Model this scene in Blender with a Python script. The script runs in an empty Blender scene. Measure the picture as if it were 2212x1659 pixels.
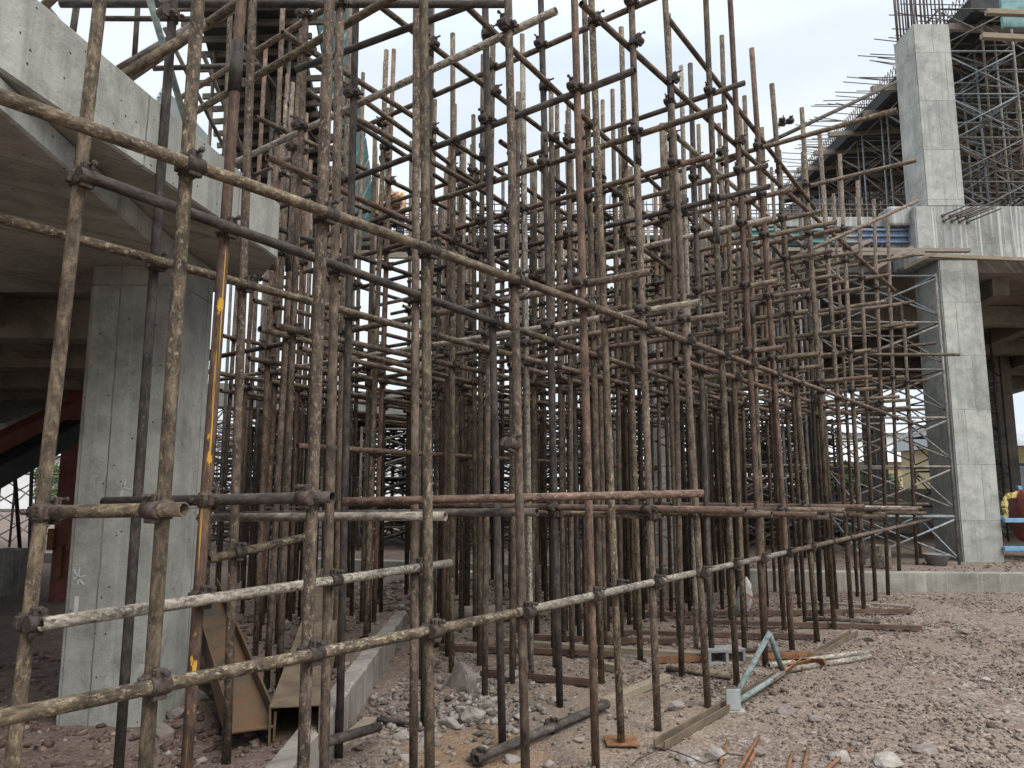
import bpy, bmesh, math, random
import numpy as np
from mathutils import Vector, Matrix, Euler, noise as mnoise
R = math.radians
rnd = random.Random(7)
scn = bpy.context.scene
C = scn.collection

# ------------------------------------------------------------------ camera, sky, sun, exposure
EYE = 1.68
PITCH = 8.05
F = 1600.0            # focal length in units of a 2212 px wide picture
cam_d = bpy.data.cameras.new('camera')
cam_d.sensor_width = 36.0
cam_d.lens = F / 2212.0 * 36.0
cam_d.clip_start = 0.05
cam_d.clip_end = 2000
cam = bpy.data.objects.new('camera', cam_d)
C.objects.link(cam)
cam.location = (0, 0, EYE)
cam.rotation_euler = (R(90 + PITCH), 0, 0)
scn.camera = cam

SUN_EL, SUN_ROT = 50.0, 140.0
world = bpy.data.worlds.new('World')
scn.world = world
world.use_nodes = True
wn = world.node_tree
wn.nodes.clear()
w_out = wn.nodes.new('ShaderNodeOutputWorld')
w_bg = wn.nodes.new('ShaderNodeBackground')
w_bg.inputs['Strength'].default_value = 2.0
w_sky = wn.nodes.new('ShaderNodeTexSky')
w_sky.sky_type = 'NISHITA'
w_sky.sun_disc = False
w_sky.sun_elevation = R(SUN_EL)
w_sky.sun_rotation = R(SUN_ROT)
w_sky.air_density = 1.0
w_sky.dust_density = 3.0
w_sc = wn.nodes.new('ShaderNodeVectorMath'); w_sc.operation = 'SCALE'
w_sc.inputs['Scale'].default_value = 0.10
w_tc = wn.nodes.new('ShaderNodeTexCoord')
w_mp = wn.nodes.new('ShaderNodeMapping'); w_mp.inputs['Scale'].default_value = (1, 1, 2.5)
w_no = wn.nodes.new('ShaderNodeTexNoise')
w_no.inputs['Scale'].default_value = 1.6; w_no.inputs['Detail'].default_value = 4
w_rp = wn.nodes.new('ShaderNodeValToRGB')
w_rp.color_ramp.elements[0].position = 0.40; w_rp.color_ramp.elements[0].color = (0.57, 0.66, 0.755, 1)
w_rp.color_ramp.elements[1].position = 0.60; w_rp.color_ramp.elements[1].color = (0.75, 0.80, 0.84, 1)
w_mx = wn.nodes.new('ShaderNodeMixRGB'); w_mx.inputs['Fac'].default_value = 0.9
wn.links.new(w_sky.outputs[0], w_sc.inputs[0])
wn.links.new(w_tc.outputs['Generated'], w_mp.inputs['Vector'])
wn.links.new(w_mp.outputs[0], w_no.inputs['Vector'])
wn.links.new(w_no.outputs['Fac'], w_rp.inputs[0])
wn.links.new(w_sc.outputs[0], w_mx.inputs['Color1'])
wn.links.new(w_rp.outputs[0], w_mx.inputs['Color2'])
w_sx = wn.nodes.new('ShaderNodeSeparateXYZ'); wn.links.new(w_tc.outputs['Generated'], w_sx.inputs[0])
w_zr = wn.nodes.new('ShaderNodeValToRGB')
w_zr.color_ramp.elements[0].position = 0.52; w_zr.color_ramp.elements[0].color = (0.355, 0.355, 0.355, 1)
w_zr.color_ramp.elements[1].position = 0.90; w_zr.color_ramp.elements[1].color = (1, 1, 1, 1)
wn.links.new(w_sx.outputs['Z'], w_zr.inputs[0])
w_mul = wn.nodes.new('ShaderNodeVectorMath'); w_mul.operation = 'MULTIPLY'
wn.links.new(w_mx.outputs[0], w_mul.inputs[0]); wn.links.new(w_zr.outputs[0], w_mul.inputs[1])
wn.links.new(w_mul.outputs[0], w_bg.inputs['Color'])
wn.links.new(w_bg.outputs[0], w_out.inputs['Surface'])

sun_d = bpy.data.lights.new('sun', 'SUN')
sun_d.energy = 1.7
sun_d.angle = R(35)
sun_d.color = (1.0, 0.96, 0.90)
sun = bpy.data.objects.new('sun', sun_d)
C.objects.link(sun)
sun.rotation_euler = (R(90 - SUN_EL), 0, R(180 - SUN_ROT))

scn.view_settings.view_transform = 'Standard'
scn.view_settings.look = 'None'
scn.view_settings.exposure = 0.92
scn.view_settings.gamma = 1.0
scn.cycles.max_bounces = 6
scn.cycles.diffuse_bounces = 4
scn.cycles.glossy_bounces = 2

# ------------------------------------------------------------------ pixel <-> world
th = R(PITCH)
FW = Vector((0, math.cos(th), math.sin(th)))
UP = Vector((0, -math.sin(th), math.cos(th)))
def ray(x, y):
    d = FW + Vector((1, 0, 0)) * ((x - 1106) / F) + UP * ((829.5 - y) / F)
    return d
def at(x, y, Y):                       # point on the pixel's sight line at distance Y
    d = ray(x, y); t = Y / d.y
    return Vector((0, 0, EYE)) + d * t
def at_z(x, y, z=0.0):                 # point on the pixel's sight line at height z
    d = ray(x, y); t = (z - EYE) / d.z
    return Vector((0, 0, EYE)) + d * t
def on_line(x, y, a, b):               # meets the vertical plane X = a + b*Y
    d = ray(x, y); t = a / (d.x - b * d.y)
    return Vector((0, 0, EYE)) + d * t

# ------------------------------------------------------------------ material helpers
class NT:
    def __init__(s, name):
        s.m = bpy.data.materials.new(name); s.m.use_nodes = True
        s.t = s.m.node_tree; s.b = s.t.nodes['Principled BSDF']
        s.tc = s.t.nodes.new('ShaderNodeTexCoord')
        s.b.inputs['Specular IOR Level'].default_value = 0.3
    def n(s, kind, **kw):
        nd = s.t.nodes.new(kind)
        for k, v in kw.items():
            if k in nd.inputs: nd.inputs[k].default_value = v
            else: setattr(nd, k, v)
        return nd
    def l(s, a, b): s.t.links.new(a, b)
    def mapping(s, src, scale=(1, 1, 1), loc=(0, 0, 0)):
        m = s.n('ShaderNodeMapping'); m.inputs['Scale'].default_value = scale; m.inputs['Location'].default_value = loc
        s.l(src, m.inputs['Vector']); return m.outputs[0]
    def noise(s, vec, scale, detail=6, rough=0.6, dist=0.0):
        n = s.n('ShaderNodeTexNoise', Scale=scale, Detail=detail, Roughness=rough, Distortion=dist)
        s.l(vec, n.inputs['Vector']); return n.outputs['Fac']
    def ramp(s, fac, stops, interp='LINEAR'):
        r = s.n('ShaderNodeValToRGB'); r.color_ramp.interpolation = interp
        e = r.color_ramp.elements
        while len(e) < len(stops): e.new(0.5)
        for el, (p, c) in zip(e, stops):
            el.position = p; el.color = (*c, 1) if len(c) == 3 else c
        s.l(fac, r.inputs[0]); return r.outputs[0]
    def mix(s, fac, a, b, mode='MIX'):
        m = s.n('ShaderNodeMixRGB'); m.blend_type = mode
        for v, i in ((fac, 0), (a, 1), (b, 2)):
            if isinstance(v, (int, float)): m.inputs[i].default_value = v
            elif isinstance(v, tuple): m.inputs[i].default_value = (*v, 1)
            else: s.l(v, m.inputs[i])
        return m.outputs[0]
    def math(s, op, a, b=0.0, clamp=False):
        m = s.n('ShaderNodeMath'); m.operation = op; m.use_clamp = clamp
        for v, i in ((a, 0), (b, 1)):
            if isinstance(v, (int, float)): m.inputs[i].default_value = v
            else: s.l(v, m.inputs[i])
        return m.outputs[0]
    def bump(s, h, strength=0.4, dist=0.01):
        b = s.n('ShaderNodeBump', Strength=strength, Distance=dist)
        s.l(h, b.inputs['Height']); s.l(b.outputs[0], s.b.inputs['Normal'])
    def rnd_vec(s, src, amt=60.0):
        oi = s.n('ShaderNodeObjectInfo')
        k = s.math('MULTIPLY', oi.outputs['Random'], amt)
        v = s.n('ShaderNodeVectorMath'); v.operation = 'ADD'
        s.l(src, v.inputs[0]); s.l(k, v.inputs[1]); return v.outputs[0], oi.outputs['Random']
    def done(s, col, rough=0.8, metal=0.0):
        if isinstance(col, tuple): s.b.inputs['Base Color'].default_value = (*col, 1)
        else: s.l(col, s.b.inputs['Base Color'])
        if isinstance(rough, (int, float)): s.b.inputs['Roughness'].default_value = rough
        else: s.l(rough, s.b.inputs['Roughness'])
        s.b.inputs['Metallic'].default_value = metal
        return s.m

def tube_mat(name, dark, mid, light, cover=0.5, fleck=(0.42, 0.36, 0.27), spots=None):
    s = NT(name)
    v, r = s.rnd_vec(s.tc.outputs['Object'])
    n1 = s.noise(s.mapping(v, (20, 20, 9.0)), 1.0, 9, 0.74, 0.3)
    n2 = s.noise(s.mapping(v, (60, 60, 36)), 1.0, 7, 0.74, 0.2)
    n3 = s.noise(s.mapping(v, (3, 3, 0.55)), 1.0, 3, 0.5)
    c = s.ramp(n1, [(0.36, dark), (0.50, mid), (0.66, light)])
    f = s.ramp(n2, [(cover, (0, 0, 0)), (cover + 0.13, (1, 1, 1))])
    f = s.mix(1.0, f, s.ramp(n3, [(0.38, (0.12, 0.12, 0.12)), (0.62, (1, 1, 1))]), 'MULTIPLY')
    c = s.mix(f, c, fleck)
    n4 = s.noise(s.mapping(v, (44, 44, 16)), 1.0, 7, 0.74)
    c = s.mix(s.ramp(n4, [(0.52, (0, 0, 0)), (0.68, (0.75, 0.75, 0.75))]), c, tuple(x * 0.45 for x in dark))
    hv = s.n('ShaderNodeHueSaturation')
    s.l(c, hv.inputs['Color']); s.l(s.math('ADD', s.math('MULTIPLY', r, 0.5), 0.80), hv.inputs['Value'])
    c = hv.outputs[0]
    if spots:
        sv = s.mapping(s.tc.outputs['Object'], (18, 18, 9.5))
        vo = s.n('ShaderNodeTexVoronoi', Scale=1.0); s.l(sv, vo.inputs['Vector'])
        vs = s.n('ShaderNodeSeparateColor'); s.l(vo.outputs['Color'], vs.inputs[0])
        sp = s.mix(1.0, s.ramp(s.math('ADD', vo.outputs['Distance'], s.math('MULTIPLY', s.math('ADD', n1, n2), 0.5)), [(0.74, (1, 1, 1)), (0.78, (0, 0, 0))]), s.ramp(vs.outputs[0], [(0.40, (0, 0, 0)), (0.42, (1, 1, 1))]), 'MULTIPLY')
        dr = s.ramp(s.noise(s.mapping(s.tc.outputs['Object'], (95, 95, 1.1)), 1.0, 5, 0.55), [(0.60, (0, 0, 0)), (0.62, (1, 1, 1))])
        sx = s.n('ShaderNodeSeparateXYZ'); s.l(s.tc.outputs['Object'], sx.inputs[0])
        front = s.ramp(s.math('MULTIPLY', sx.outputs['Y'], 40), [(0.3, (0, 0, 0)), (0.5, (1, 1, 1))])
        hz = s.ramp(s.math('MULTIPLY', sx.outputs['Z'], 0.1), [(0.28, (1, 1, 1)), (0.31, (0, 0, 0))])
        m = s.mix(1.0, s.mix(1.0, s.mix(1.0, sp, dr, 'LIGHTEN'), front, 'MULTIPLY'), hz, 'MULTIPLY')
        c = s.mix(m, c, spots)
    s.bump(s.math('ADD', n1, n2), 0.55, 0.004)
    return s.done(c, 0.82)

M = {}
M['tube_brown'] = tube_mat('tube_brown_rust', (0.034, 0.026, 0.021), (0.095, 0.068, 0.050), (0.185, 0.140, 0.104), 0.53, (0.36, 0.285, 0.205))
M['tube_red'] = tube_mat('tube_red_rust', (0.036, 0.024, 0.019), (0.105, 0.064, 0.046), (0.185, 0.120, 0.086), 0.56, (0.40, 0.32, 0.24))
M['tube_dark'] = tube_mat('tube_dark_steel', (0.022, 0.019, 0.018), (0.055, 0.045, 0.039), (0.115, 0.092, 0.076), 0.60, (0.27, 0.23, 0.185))
M['tube_ochre'] = tube_mat('tube_mud_stained', (0.026, 0.020, 0.015), (0.082, 0.061, 0.041), (0.185, 0.142, 0.094), 0.52, (0.37, 0.30, 0.20))
M['tube_pale'] = tube_mat('tube_mortar_splashed', (0.055, 0.045, 0.036), (0.17, 0.14, 0.108), (0.35, 0.305, 0.245), 0.46, (0.52, 0.475, 0.40))
M['tube_yellow'] = tube_mat('tube_yellow_paint_drips', (0.034, 0.023, 0.018), (0.075, 0.047, 0.034), (0.13, 0.085, 0.06), 0.66, (0.30, 0.22, 0.16), spots=(0.50, 0.27, 0.035))
M['tube_teal'] = tube_mat('tube_teal_paint', (0.060, 0.066, 0.063), (0.115, 0.15, 0.144), (0.175, 0.215, 0.205), 0.50, (0.26, 0.225, 0.18))
M['tube_blue'] = tube_mat('tube_blue_paint', (0.10, 0.108, 0.112), (0.175, 0.205, 0.225), (0.26, 0.28, 0.29), 0.50, (0.30, 0.25, 0.205))
M['tube_grey'] = tube_mat('tube_grey_galvanised', (0.06, 0.054, 0.050), (0.150, 0.136, 0.122), (0.26, 0.238, 0.215), 0.55, (0.24, 0.17, 0.125))

def plain_mat(name, a, b, scale=8, rough=0.85, bump=0.3, metal=0.0, stretch=(1, 1, 1)):
    s = NT(name)
    v, r = s.rnd_vec(s.tc.outputs['Object'])
    v = s.mapping(v, stretch)
    n1 = s.noise(v, scale, 8, 0.65, 0.3)
    c = s.ramp(n1, [(0.3, a), (0.7, b)])
    s.bump(n1, bump, 0.01)
    return s.done(c, rough, metal)
M['forged'] = plain_mat('forged_dark_iron', (0.022, 0.018, 0.016), (0.085, 0.064, 0.052), 60, 0.7, 0.5, 0.1)
M['forged_brown'] = plain_mat('forged_brown_iron', (0.032, 0.024, 0.020), (0.105, 0.076, 0.060), 60, 0.75, 0.5)
M['bolt'] = plain_mat('bolt_steel', (0.03, 0.026, 0.024), (0.12, 0.10, 0.09), 90, 0.55, 0.3, 0.4)
M['rust'] = plain_mat('orange_rust', (0.085, 0.042, 0.024), (0.26, 0.125, 0.062), 14, 0.9, 0.4)
M['rebar'] = plain_mat('rebar_steel', (0.06, 0.05, 0.048), (0.17, 0.13, 0.11), 20, 0.8, 0.2)
M['timber'] = plain_mat('sawn_timber', (0.16, 0.126, 0.088), (0.31, 0.26, 0.192), 6, 0.85, 0.3, 0, (1, 12, 12))
M['timber_grey'] = plain_mat('grey_weathered_timber', (0.15, 0.125, 0.10), (0.32, 0.27, 0.22), 6, 0.9, 0.3, 0, (1, 12, 12))
M['timber_dark'] = plain_mat('dark_stained_timber', (0.055, 0.047, 0.040), (0.15, 0.128, 0.106), 6, 0.9, 0.3, 0, (1, 12, 12))
M['teal_panel'] = plain_mat('teal_painted_steel', (0.06, 0.16, 0.165), (0.20, 0.345, 0.34), 5, 0.6, 0.15)
M['blue_panel'] = plain_mat('blue_painted_steel', (0.035, 0.075, 0.165), (0.24, 0.29, 0.36), 5, 0.6, 0.15)
M['grey_panel'] = plain_mat('grey_film_formwork', (0.16, 0.18, 0.18), (0.34, 0.36, 0.34), 3, 0.7, 0.15)
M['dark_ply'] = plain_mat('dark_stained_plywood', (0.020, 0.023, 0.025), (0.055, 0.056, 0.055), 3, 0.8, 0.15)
M['red_steel'] = plain_mat('red_oxide_paint', (0.11, 0.035, 0.028), (0.19, 0.065, 0.05), 5, 0.65, 0.1)
M['drum_red'] = plain_mat('maroon_drum_paint', (0.15, 0.032, 0.034), (0.27, 0.085, 0.08), 6, 0.5, 0.1)
M['bright_blue'] = plain_mat('bright_blue_paint', (0.10, 0.25, 0.40), (0.20, 0.38, 0.52), 6, 0.5, 0.1)
M['yellow_cloth'] = plain_mat('yellow_cloth', (0.42, 0.33, 0.11), (0.58, 0.48, 0.20), 10, 0.95, 0.4)
M['white_sack'] = plain_mat('white_woven_sack', (0.28, 0.265, 0.255), (0.48, 0.46, 0.44), 20, 0.8, 0.4)
M['sack_red'] = plain_mat('sack_red_print', (0.32, 0.12, 0.12), (0.42, 0.2, 0.19), 20, 0.8, 0.2)
M['chalk'] = plain_mat('white_chalk', (0.40, 0.41, 0.40), (0.56, 0.56, 0.55), 50, 0.95, 0.1)
M['block'] = plain_mat('cement_block', (0.15, 0.15, 0.147), (0.27, 0.268, 0.258), 25, 0.95, 0.5)
M['wire'] = plain_mat('black_wire', (0.03, 0.024, 0.02), (0.07, 0.05, 0.04), 30, 0.7, 0.1)
M['skin'] = plain_mat('skin', (0.22, 0.12, 0.08), (0.30, 0.17, 0.11), 10, 0.6, 0.05)
M['trousers'] = plain_mat('dark_blue_trousers', (0.035, 0.045, 0.075), (0.07, 0.085, 0.13), 10, 0.95, 0.2)
M['helmet'] = plain_mat('yellow_helmet', (0.75, 0.50, 0.06), (0.80, 0.56, 0.10), 4, 0.35, 0.0)
M['boot'] = plain_mat('boot_leather', (0.03, 0.025, 0.02), (0.06, 0.05, 0.04), 10, 0.6, 0.1)
M['ochre_wall'] = plain_mat('ochre_render', (0.46, 0.36, 0.20), (0.56, 0.46, 0.28), 1.5, 0.9, 0.1)
M['white_wall'] = plain_mat('white_render', (0.60, 0.60, 0.60), (0.72, 0.72, 0.71), 1.5, 0.9, 0.1)
M['roof_sheet'] = plain_mat('grey_roof_sheet', (0.42, 0.43, 0.45), (0.55, 0.56, 0.58), 1.2, 0.6, 0.1)
M['window_dark'] = plain_mat('dark_window_glass', (0.03, 0.035, 0.045), (0.06, 0.07, 0.08), 2, 0.15, 0.0)
M['leaf'] = plain_mat('tree_leaf', (0.045, 0.085, 0.025), (0.10, 0.16, 0.05), 3, 0.8, 0.1)
M['bark'] = plain_mat('tree_bark', (0.08, 0.06, 0.045), (0.16, 0.12, 0.09), 12, 0.9, 0.3)
M['cardboard'] = plain_mat('pale_card', (0.50, 0.52, 0.54), (0.66, 0.68, 0.69), 8, 0.9, 0.1)

def camo_mat():
    s = NT('patterned_shirt')
    vo = s.n('ShaderNodeTexVoronoi', Scale=22.0); s.l(s.tc.outputs['Object'], vo.inputs['Vector'])
    sx = s.n('ShaderNodeSeparateColor'); s.l(vo.outputs['Color'], sx.inputs[0])
    c = s.ramp(sx.outputs[0], [(0.0, (0.55, 0.36, 0.19)), (0.35, (0.44, 0.22, 0.15)), (0.6, (0.62, 0.47, 0.28)), (0.85, (0.22, 0.17, 0.09))], 'CONSTANT')
    return s.done(c, 0.95)
M['camo'] = camo_mat()
M['channel_tan'] = plain_mat('muddy_channel_steel', (0.06, 0.044, 0.032), (0.165, 0.125, 0.088), 3.5, 0.85, 0.25)
M['rail_brown'] = plain_mat('brown_rail_steel', (0.05, 0.03, 0.022), (0.14, 0.088, 0.064), 5, 0.85, 0.25)

def concrete_mat(name, a, b, panel=(0.62, 1.2), seam=0.55, drips=0.0, off=0.5, stain=0.5, pits=1.0, plank=0.0):
    s = NT(name)
    g = s.n('ShaderNodeNewGeometry')
    sx = s.n('ShaderNodeSeparateXYZ'); s.l(g.outputs['Position'], sx.inputs[0])
    u = s.math('SUBTRACT', sx.outputs['X'], s.math('MULTIPLY', sx.outputs['Y'], 0.93))
    cv = s.n('ShaderNodeCombineXYZ'); s.l(u, cv.inputs[0]); s.l(sx.outputs['Z'], cv.inputs[1])
    P = g.outputs['Position']
    n0 = s.noise(P, 1.3, 6, 0.6, 0.3)
    n1 = s.noise(P, 7.0, 8, 0.7)
    n2 = s.noise(P, 55.0, 5, 0.7)
    mixn = s.math('ADD', s.math('MULTIPLY', n0, 0.55), s.math('ADD', s.math('MULTIPLY', n1, 0.33), s.math('MULTIPLY', n2, 0.12)))
    c = s.ramp(mixn, [(0.38, a), (0.58, b)])
    c = s.mix(s.ramp(s.noise(P, 2.2, 9, 0.75, 0.8), [(0.52, (0, 0, 0)), (0.66, (0.55, 0.55, 0.55))]), c, tuple(x * 0.62 for x in a))
    # formwork seams, a little wobbly
    wv = s.n('ShaderNodeVectorMath'); wv.operation = 'ADD'
    wn_ = s.n('ShaderNodeTexNoise', Scale=3.0, Detail=6.0); s.l(P, wn_.inputs['Vector'])
    wsc = s.n('ShaderNodeVectorMath'); wsc.operation = 'SCALE'; wsc.inputs['Scale'].default_value = 0.022
    s.l(wn_.outputs['Color'], wsc.inputs[0]); s.l(cv.outputs[0], wv.inputs[0]); s.l(wsc.outputs[0], wv.inputs[1])
    br = s.n('ShaderNodeTexBrick'); br.offset = off
    br.inputs['Scale'].default_value = 1.0; br.inputs['Mortar Size'].default_value = 0.006; br.inputs['Mortar Smooth'].default_value = 0.35
    br.inputs['Brick Width'].default_value = panel[0]; br.inputs['Row Height'].default_value = panel[1]
    br.inputs['Color1'].default_value = (0.84, 0.84, 0.83, 1); br.inputs['Color2'].default_value = (1.06, 1.06, 1.05, 1)
    s.l(wv.outputs[0], br.inputs['Vector'])
    c = s.mix(0.55, c, br.outputs['Color'], 'MULTIPLY') if False else c
    tone = s.mix(0.7, (1, 1, 1), br.outputs['Color'])
    seamk = s.math('MULTIPLY', br.outputs['Fac'], s.math('MULTIPLY', s.ramp(n1, [(0.35, (0.15, 0.15, 0.15)), (0.6, (1, 1, 1))]), seam))
    c = s.mix(1.0, c, s.mix(br.outputs['Fac'], br.outputs['Color'], (1, 1, 1)), 'MULTIPLY')
    c = s.mix(seamk, c, tuple(x * 0.35 for x in a))
    # weather streaks running down
    st = s.noise(s.mapping(cv.outputs[0], (9, 0.5, 1)), 1.0, 5, 0.6)
    c = s.mix(s.math('MULTIPLY', s.ramp(st, [(0.5, (0, 0, 0)), (0.75, (1, 1, 1))]), stain), c, tuple(x * 0.55 for x in a))
    if drips:
        dn = s.noise(s.mapping(cv.outputs[0], (22, 0.22, 1)), 1.0, 6, 0.55, 0.4)
        c = s.mix(s.math('MULTIPLY', s.ramp(dn, [(0.57, (0, 0, 0)), (0.61, (1, 1, 1))]), drips), c, (0.62, 0.62, 0.59))
    if plank:
        pn = s.noise(s.mapping(cv.outputs[0], (14, 0.08, 1)), 1.0, 3, 0.5)
        c = s.mix(s.math('MULTIPLY', s.ramp(pn, [(0.45, (0, 0, 0)), (0.48, (1, 1, 1)), (0.5, (0, 0, 0))]), plank), c, tuple(x * 0.45 for x in a))
    vo = s.n('ShaderNodeTexVoronoi', Scale=11.0, Randomness=1.0); s.l(s.mapping(P, (1, 1, 1), (3.3, 1.7, 0)), vo.inputs['Vector'])
    pk = s.math('MULTIPLY', s.ramp(vo.outputs['Distance'], [(0.055, (1, 1, 1)), (0.085, (0, 0, 0))]), pits)
    c = s.mix(s.math('MULTIPLY', pk, 0.8), c, tuple(x * 0.25 for x in a))
    h = s.math('SUBTRACT', s.math('ADD', mixn, s.math('MULTIPLY', n2, 0.3)), s.math('ADD', s.math('MULTIPLY', br.outputs['Fac'], 0.4), s.math('MULTIPLY', pk, 0.8)))
    s.bump(h, 0.45, 0.02)
    return s.done(c, 0.9)
M['concrete'] = concrete_mat('left_stand_concrete', (0.235, 0.234, 0.213), (0.42, 0.417, 0.38), (0.78, 1.5), 0.9, 0.0, 0.0, 0.6, 1.6)
M['concrete_column'] = concrete_mat('left_column_concrete', (0.20, 0.199, 0.180), (0.385, 0.383, 0.35), (0.74, 1.55), 0.8, 0.10, 0.0, 0.15, 1.8, 0.0)
M['concrete_right'] = concrete_mat('right_column_concrete', (0.255, 0.258, 0.24), (0.43, 0.432, 0.40), (0.62, 1.08), 0.85, 0.0, 0.37, 0.5)
M['concrete_beam'] = concrete_mat('right_beam_concrete', (0.235, 0.238, 0.22), (0.415, 0.415, 0.385), (2.4, 2.2), 0.3, 0.5, 0.0, 0.75)
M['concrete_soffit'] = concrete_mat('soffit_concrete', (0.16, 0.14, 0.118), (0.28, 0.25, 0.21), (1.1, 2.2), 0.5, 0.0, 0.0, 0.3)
M['concrete_low'] = concrete_mat('low_wall_concrete', (0.20, 0.186, 0.158), (0.34, 0.318, 0.275), (2.4, 1.2), 0.4, 0.15, 0.0, 0.6)
M['concrete_edge'] = concrete_mat('rough_edge_wall_concrete', (0.17, 0.143, 0.124), (0.30, 0.268, 0.238), (1.9, 0.9), 0.3, 0.1, 0.0, 0.8, 2.0)

def ground_mat():
    s = NT('stony_ground')
    g = s.n('ShaderNodeNewGeometry'); P = g.outputs['Position']
    v1 = s.n('ShaderNodeTexVoronoi', Scale=26.0); s.l(P, v1.inputs['Vector'])
    v2 = s.n('ShaderNodeTexVoronoi', Scale=60.0); s.l(P, v2.inputs['Vector'])
    sc = s.n('ShaderNodeSeparateColor'); s.l(v1.outputs['Color'], sc.inputs[0])
    sc2 = s.n('ShaderNodeSeparateColor'); s.l(v2.outputs['Color'], sc2.inputs[0])
    pal = [(0.0, (0.085, 0.060, 0.047)), (0.25, (0.155, 0.112, 0.089)), (0.55, (0.215, 0.163, 0.131)), (0.8, (0.285, 0.232, 0.192)), (1.0, (0.43, 0.375, 0.32))]
    c = s.mix(0.55, s.ramp(sc.outputs[0], pal), s.ramp(sc2.outputs[1], pal))
    n0 = s.noise(P, 0.55, 5, 0.6)
    n1 = s.noise(P, 3.0, 6, 0.65)
    c = s.mix(s.math('MULTIPLY', s.ramp(n0, [(0.42, (0, 0, 0)), (0.58, (1, 1, 1))]), 0.8), c, s.mix(0.55, c, (0.23, 0.172, 0.134)))
    c = s.mix(s.ramp(s.noise(P, 1.4, 6, 0.7), [(0.50, (0, 0, 0)), (0.66, (0.6, 0.6, 0.6))]), c, s.mix(0.5, c, (0.15, 0.102, 0.080)))
    # red earth on the upper level beside the low wall and along its foot
    sx = s.n('ShaderNodeSeparateXYZ'); s.l(P, sx.inputs[0])
    redx = s.ramp(s.math('ADD', s.math('MULTIPLY', sx.outputs['X'], -0.4), s.math('MULTIPLY', n1, 0.35)), [(0.52, (0, 0, 0)), (0.72, (1, 1, 1))])
    c = s.mix(s.math('MULTIPLY', redx, 0.55), c, s.ramp(n1, [(0.35, (0.11, 0.074, 0.062)), (0.65, (0.23, 0.165, 0.143))]))
    # damp sand patch
    def blob(cx, cy, rx, ry, amt):
        dx = s.math('DIVIDE', s.math('SUBTRACT', sx.outputs['X'], cx), rx)
        dy = s.math('DIVIDE', s.math('SUBTRACT', sx.outputs['Y'], cy), ry)
        d = s.math('ADD', s.math('ADD', s.math('MULTIPLY', dx, dx), s.math('MULTIPLY', dy, dy)), s.math('MULTIPLY', s.math('SUBTRACT', n1, 0.5), 2.4))
        return s.math('MULTIPLY', s.ramp(d, [(0.55, (1, 1, 1)), (1.0, (0, 0, 0))]), amt)
    c = s.mix(blob(0.75, 6.0, 1.0, 1.1, 0.75), c, s.mix(0.35, (0.26, 0.20, 0.147), c))
    c = s.mix(blob(-0.25, 5.15, 0.55, 0.62, 0.95), c, s.ramp(n1, [(0.3, (0.20, 0.125, 0.08)), (0.7, (0.34, 0.235, 0.155))]))
    c = s.mix(blob(8.0, 8.6, 1.6, 1.8, 0.5), c, (0.29, 0.24, 0.18))
    h = s.math('ADD', s.math('MULTIPLY', v1.outputs['Distance'], -1.0), s.math('ADD', s.math('MULTIPLY', v2.outputs['Distance'], -0.5), s.math('MULTIPLY', n1, 0.6)))
    hv = s.n('ShaderNodeHueSaturation', Value=0.80, Saturation=1.05); s.l(c, hv.inputs['Color']); c = hv.outputs[0]
    s.bump(h, 0.7, 0.02)
    return s.done(c, 0.95)
M['ground'] = ground_mat()

def stone_mat(name, pal):
    s = NT(name)
    g = s.n('ShaderNodeNewGeometry')
    rp = s.ramp(g.outputs['Random Per Island'], pal)
    n1 = s.noise(g.outputs['Position'], 30, 6, 0.7)
    c = s.mix(0.6, rp, s.ramp(n1, [(0.3, (0.55, 0.55, 0.55)), (0.7, (1.25, 1.22, 1.2))]), 'MULTIPLY')
    hv = s.n('ShaderNodeHueSaturation', Value=0.82, Saturation=1.05); s.l(c, hv.inputs['Color']); c = hv.outputs[0]
    s.bump(n1, 0.5, 0.01)
    return s.done(c, 0.95)
M['stones'] = stone_mat('mixed_stones', [(0.0, (0.084, 0.060, 0.048)), (0.35, (0.16, 0.118, 0.094)), (0.7, (0.228, 0.177, 0.143)), (0.9, (0.225, 0.196, 0.168)), (1.0, (0.46, 0.41, 0.35))])
M['stones_pale'] = stone_mat('pale_stones', [(0.0, (0.12, 0.097, 0.083)), (0.4, (0.215, 0.188, 0.165)), (1.0, (0.40, 0.365, 0.32))])
M['stones_red'] = stone_mat('red_stones', [(0.0, (0.095, 0.060, 0.049)), (0.45, (0.175, 0.116, 0.096)), (0.85, (0.255, 0.19, 0.158)), (1.0, (0.42, 0.365, 0.315))])
M['rock'] = plain_mat('rock_grey_pink', (0.11, 0.085, 0.075), (0.26, 0.22, 0.197), 9, 0.95, 0.6)
M['rock_pale'] = plain_mat('rock_pale', (0.18, 0.153, 0.133), (0.36, 0.325, 0.285), 9, 0.95, 0.6)

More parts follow.
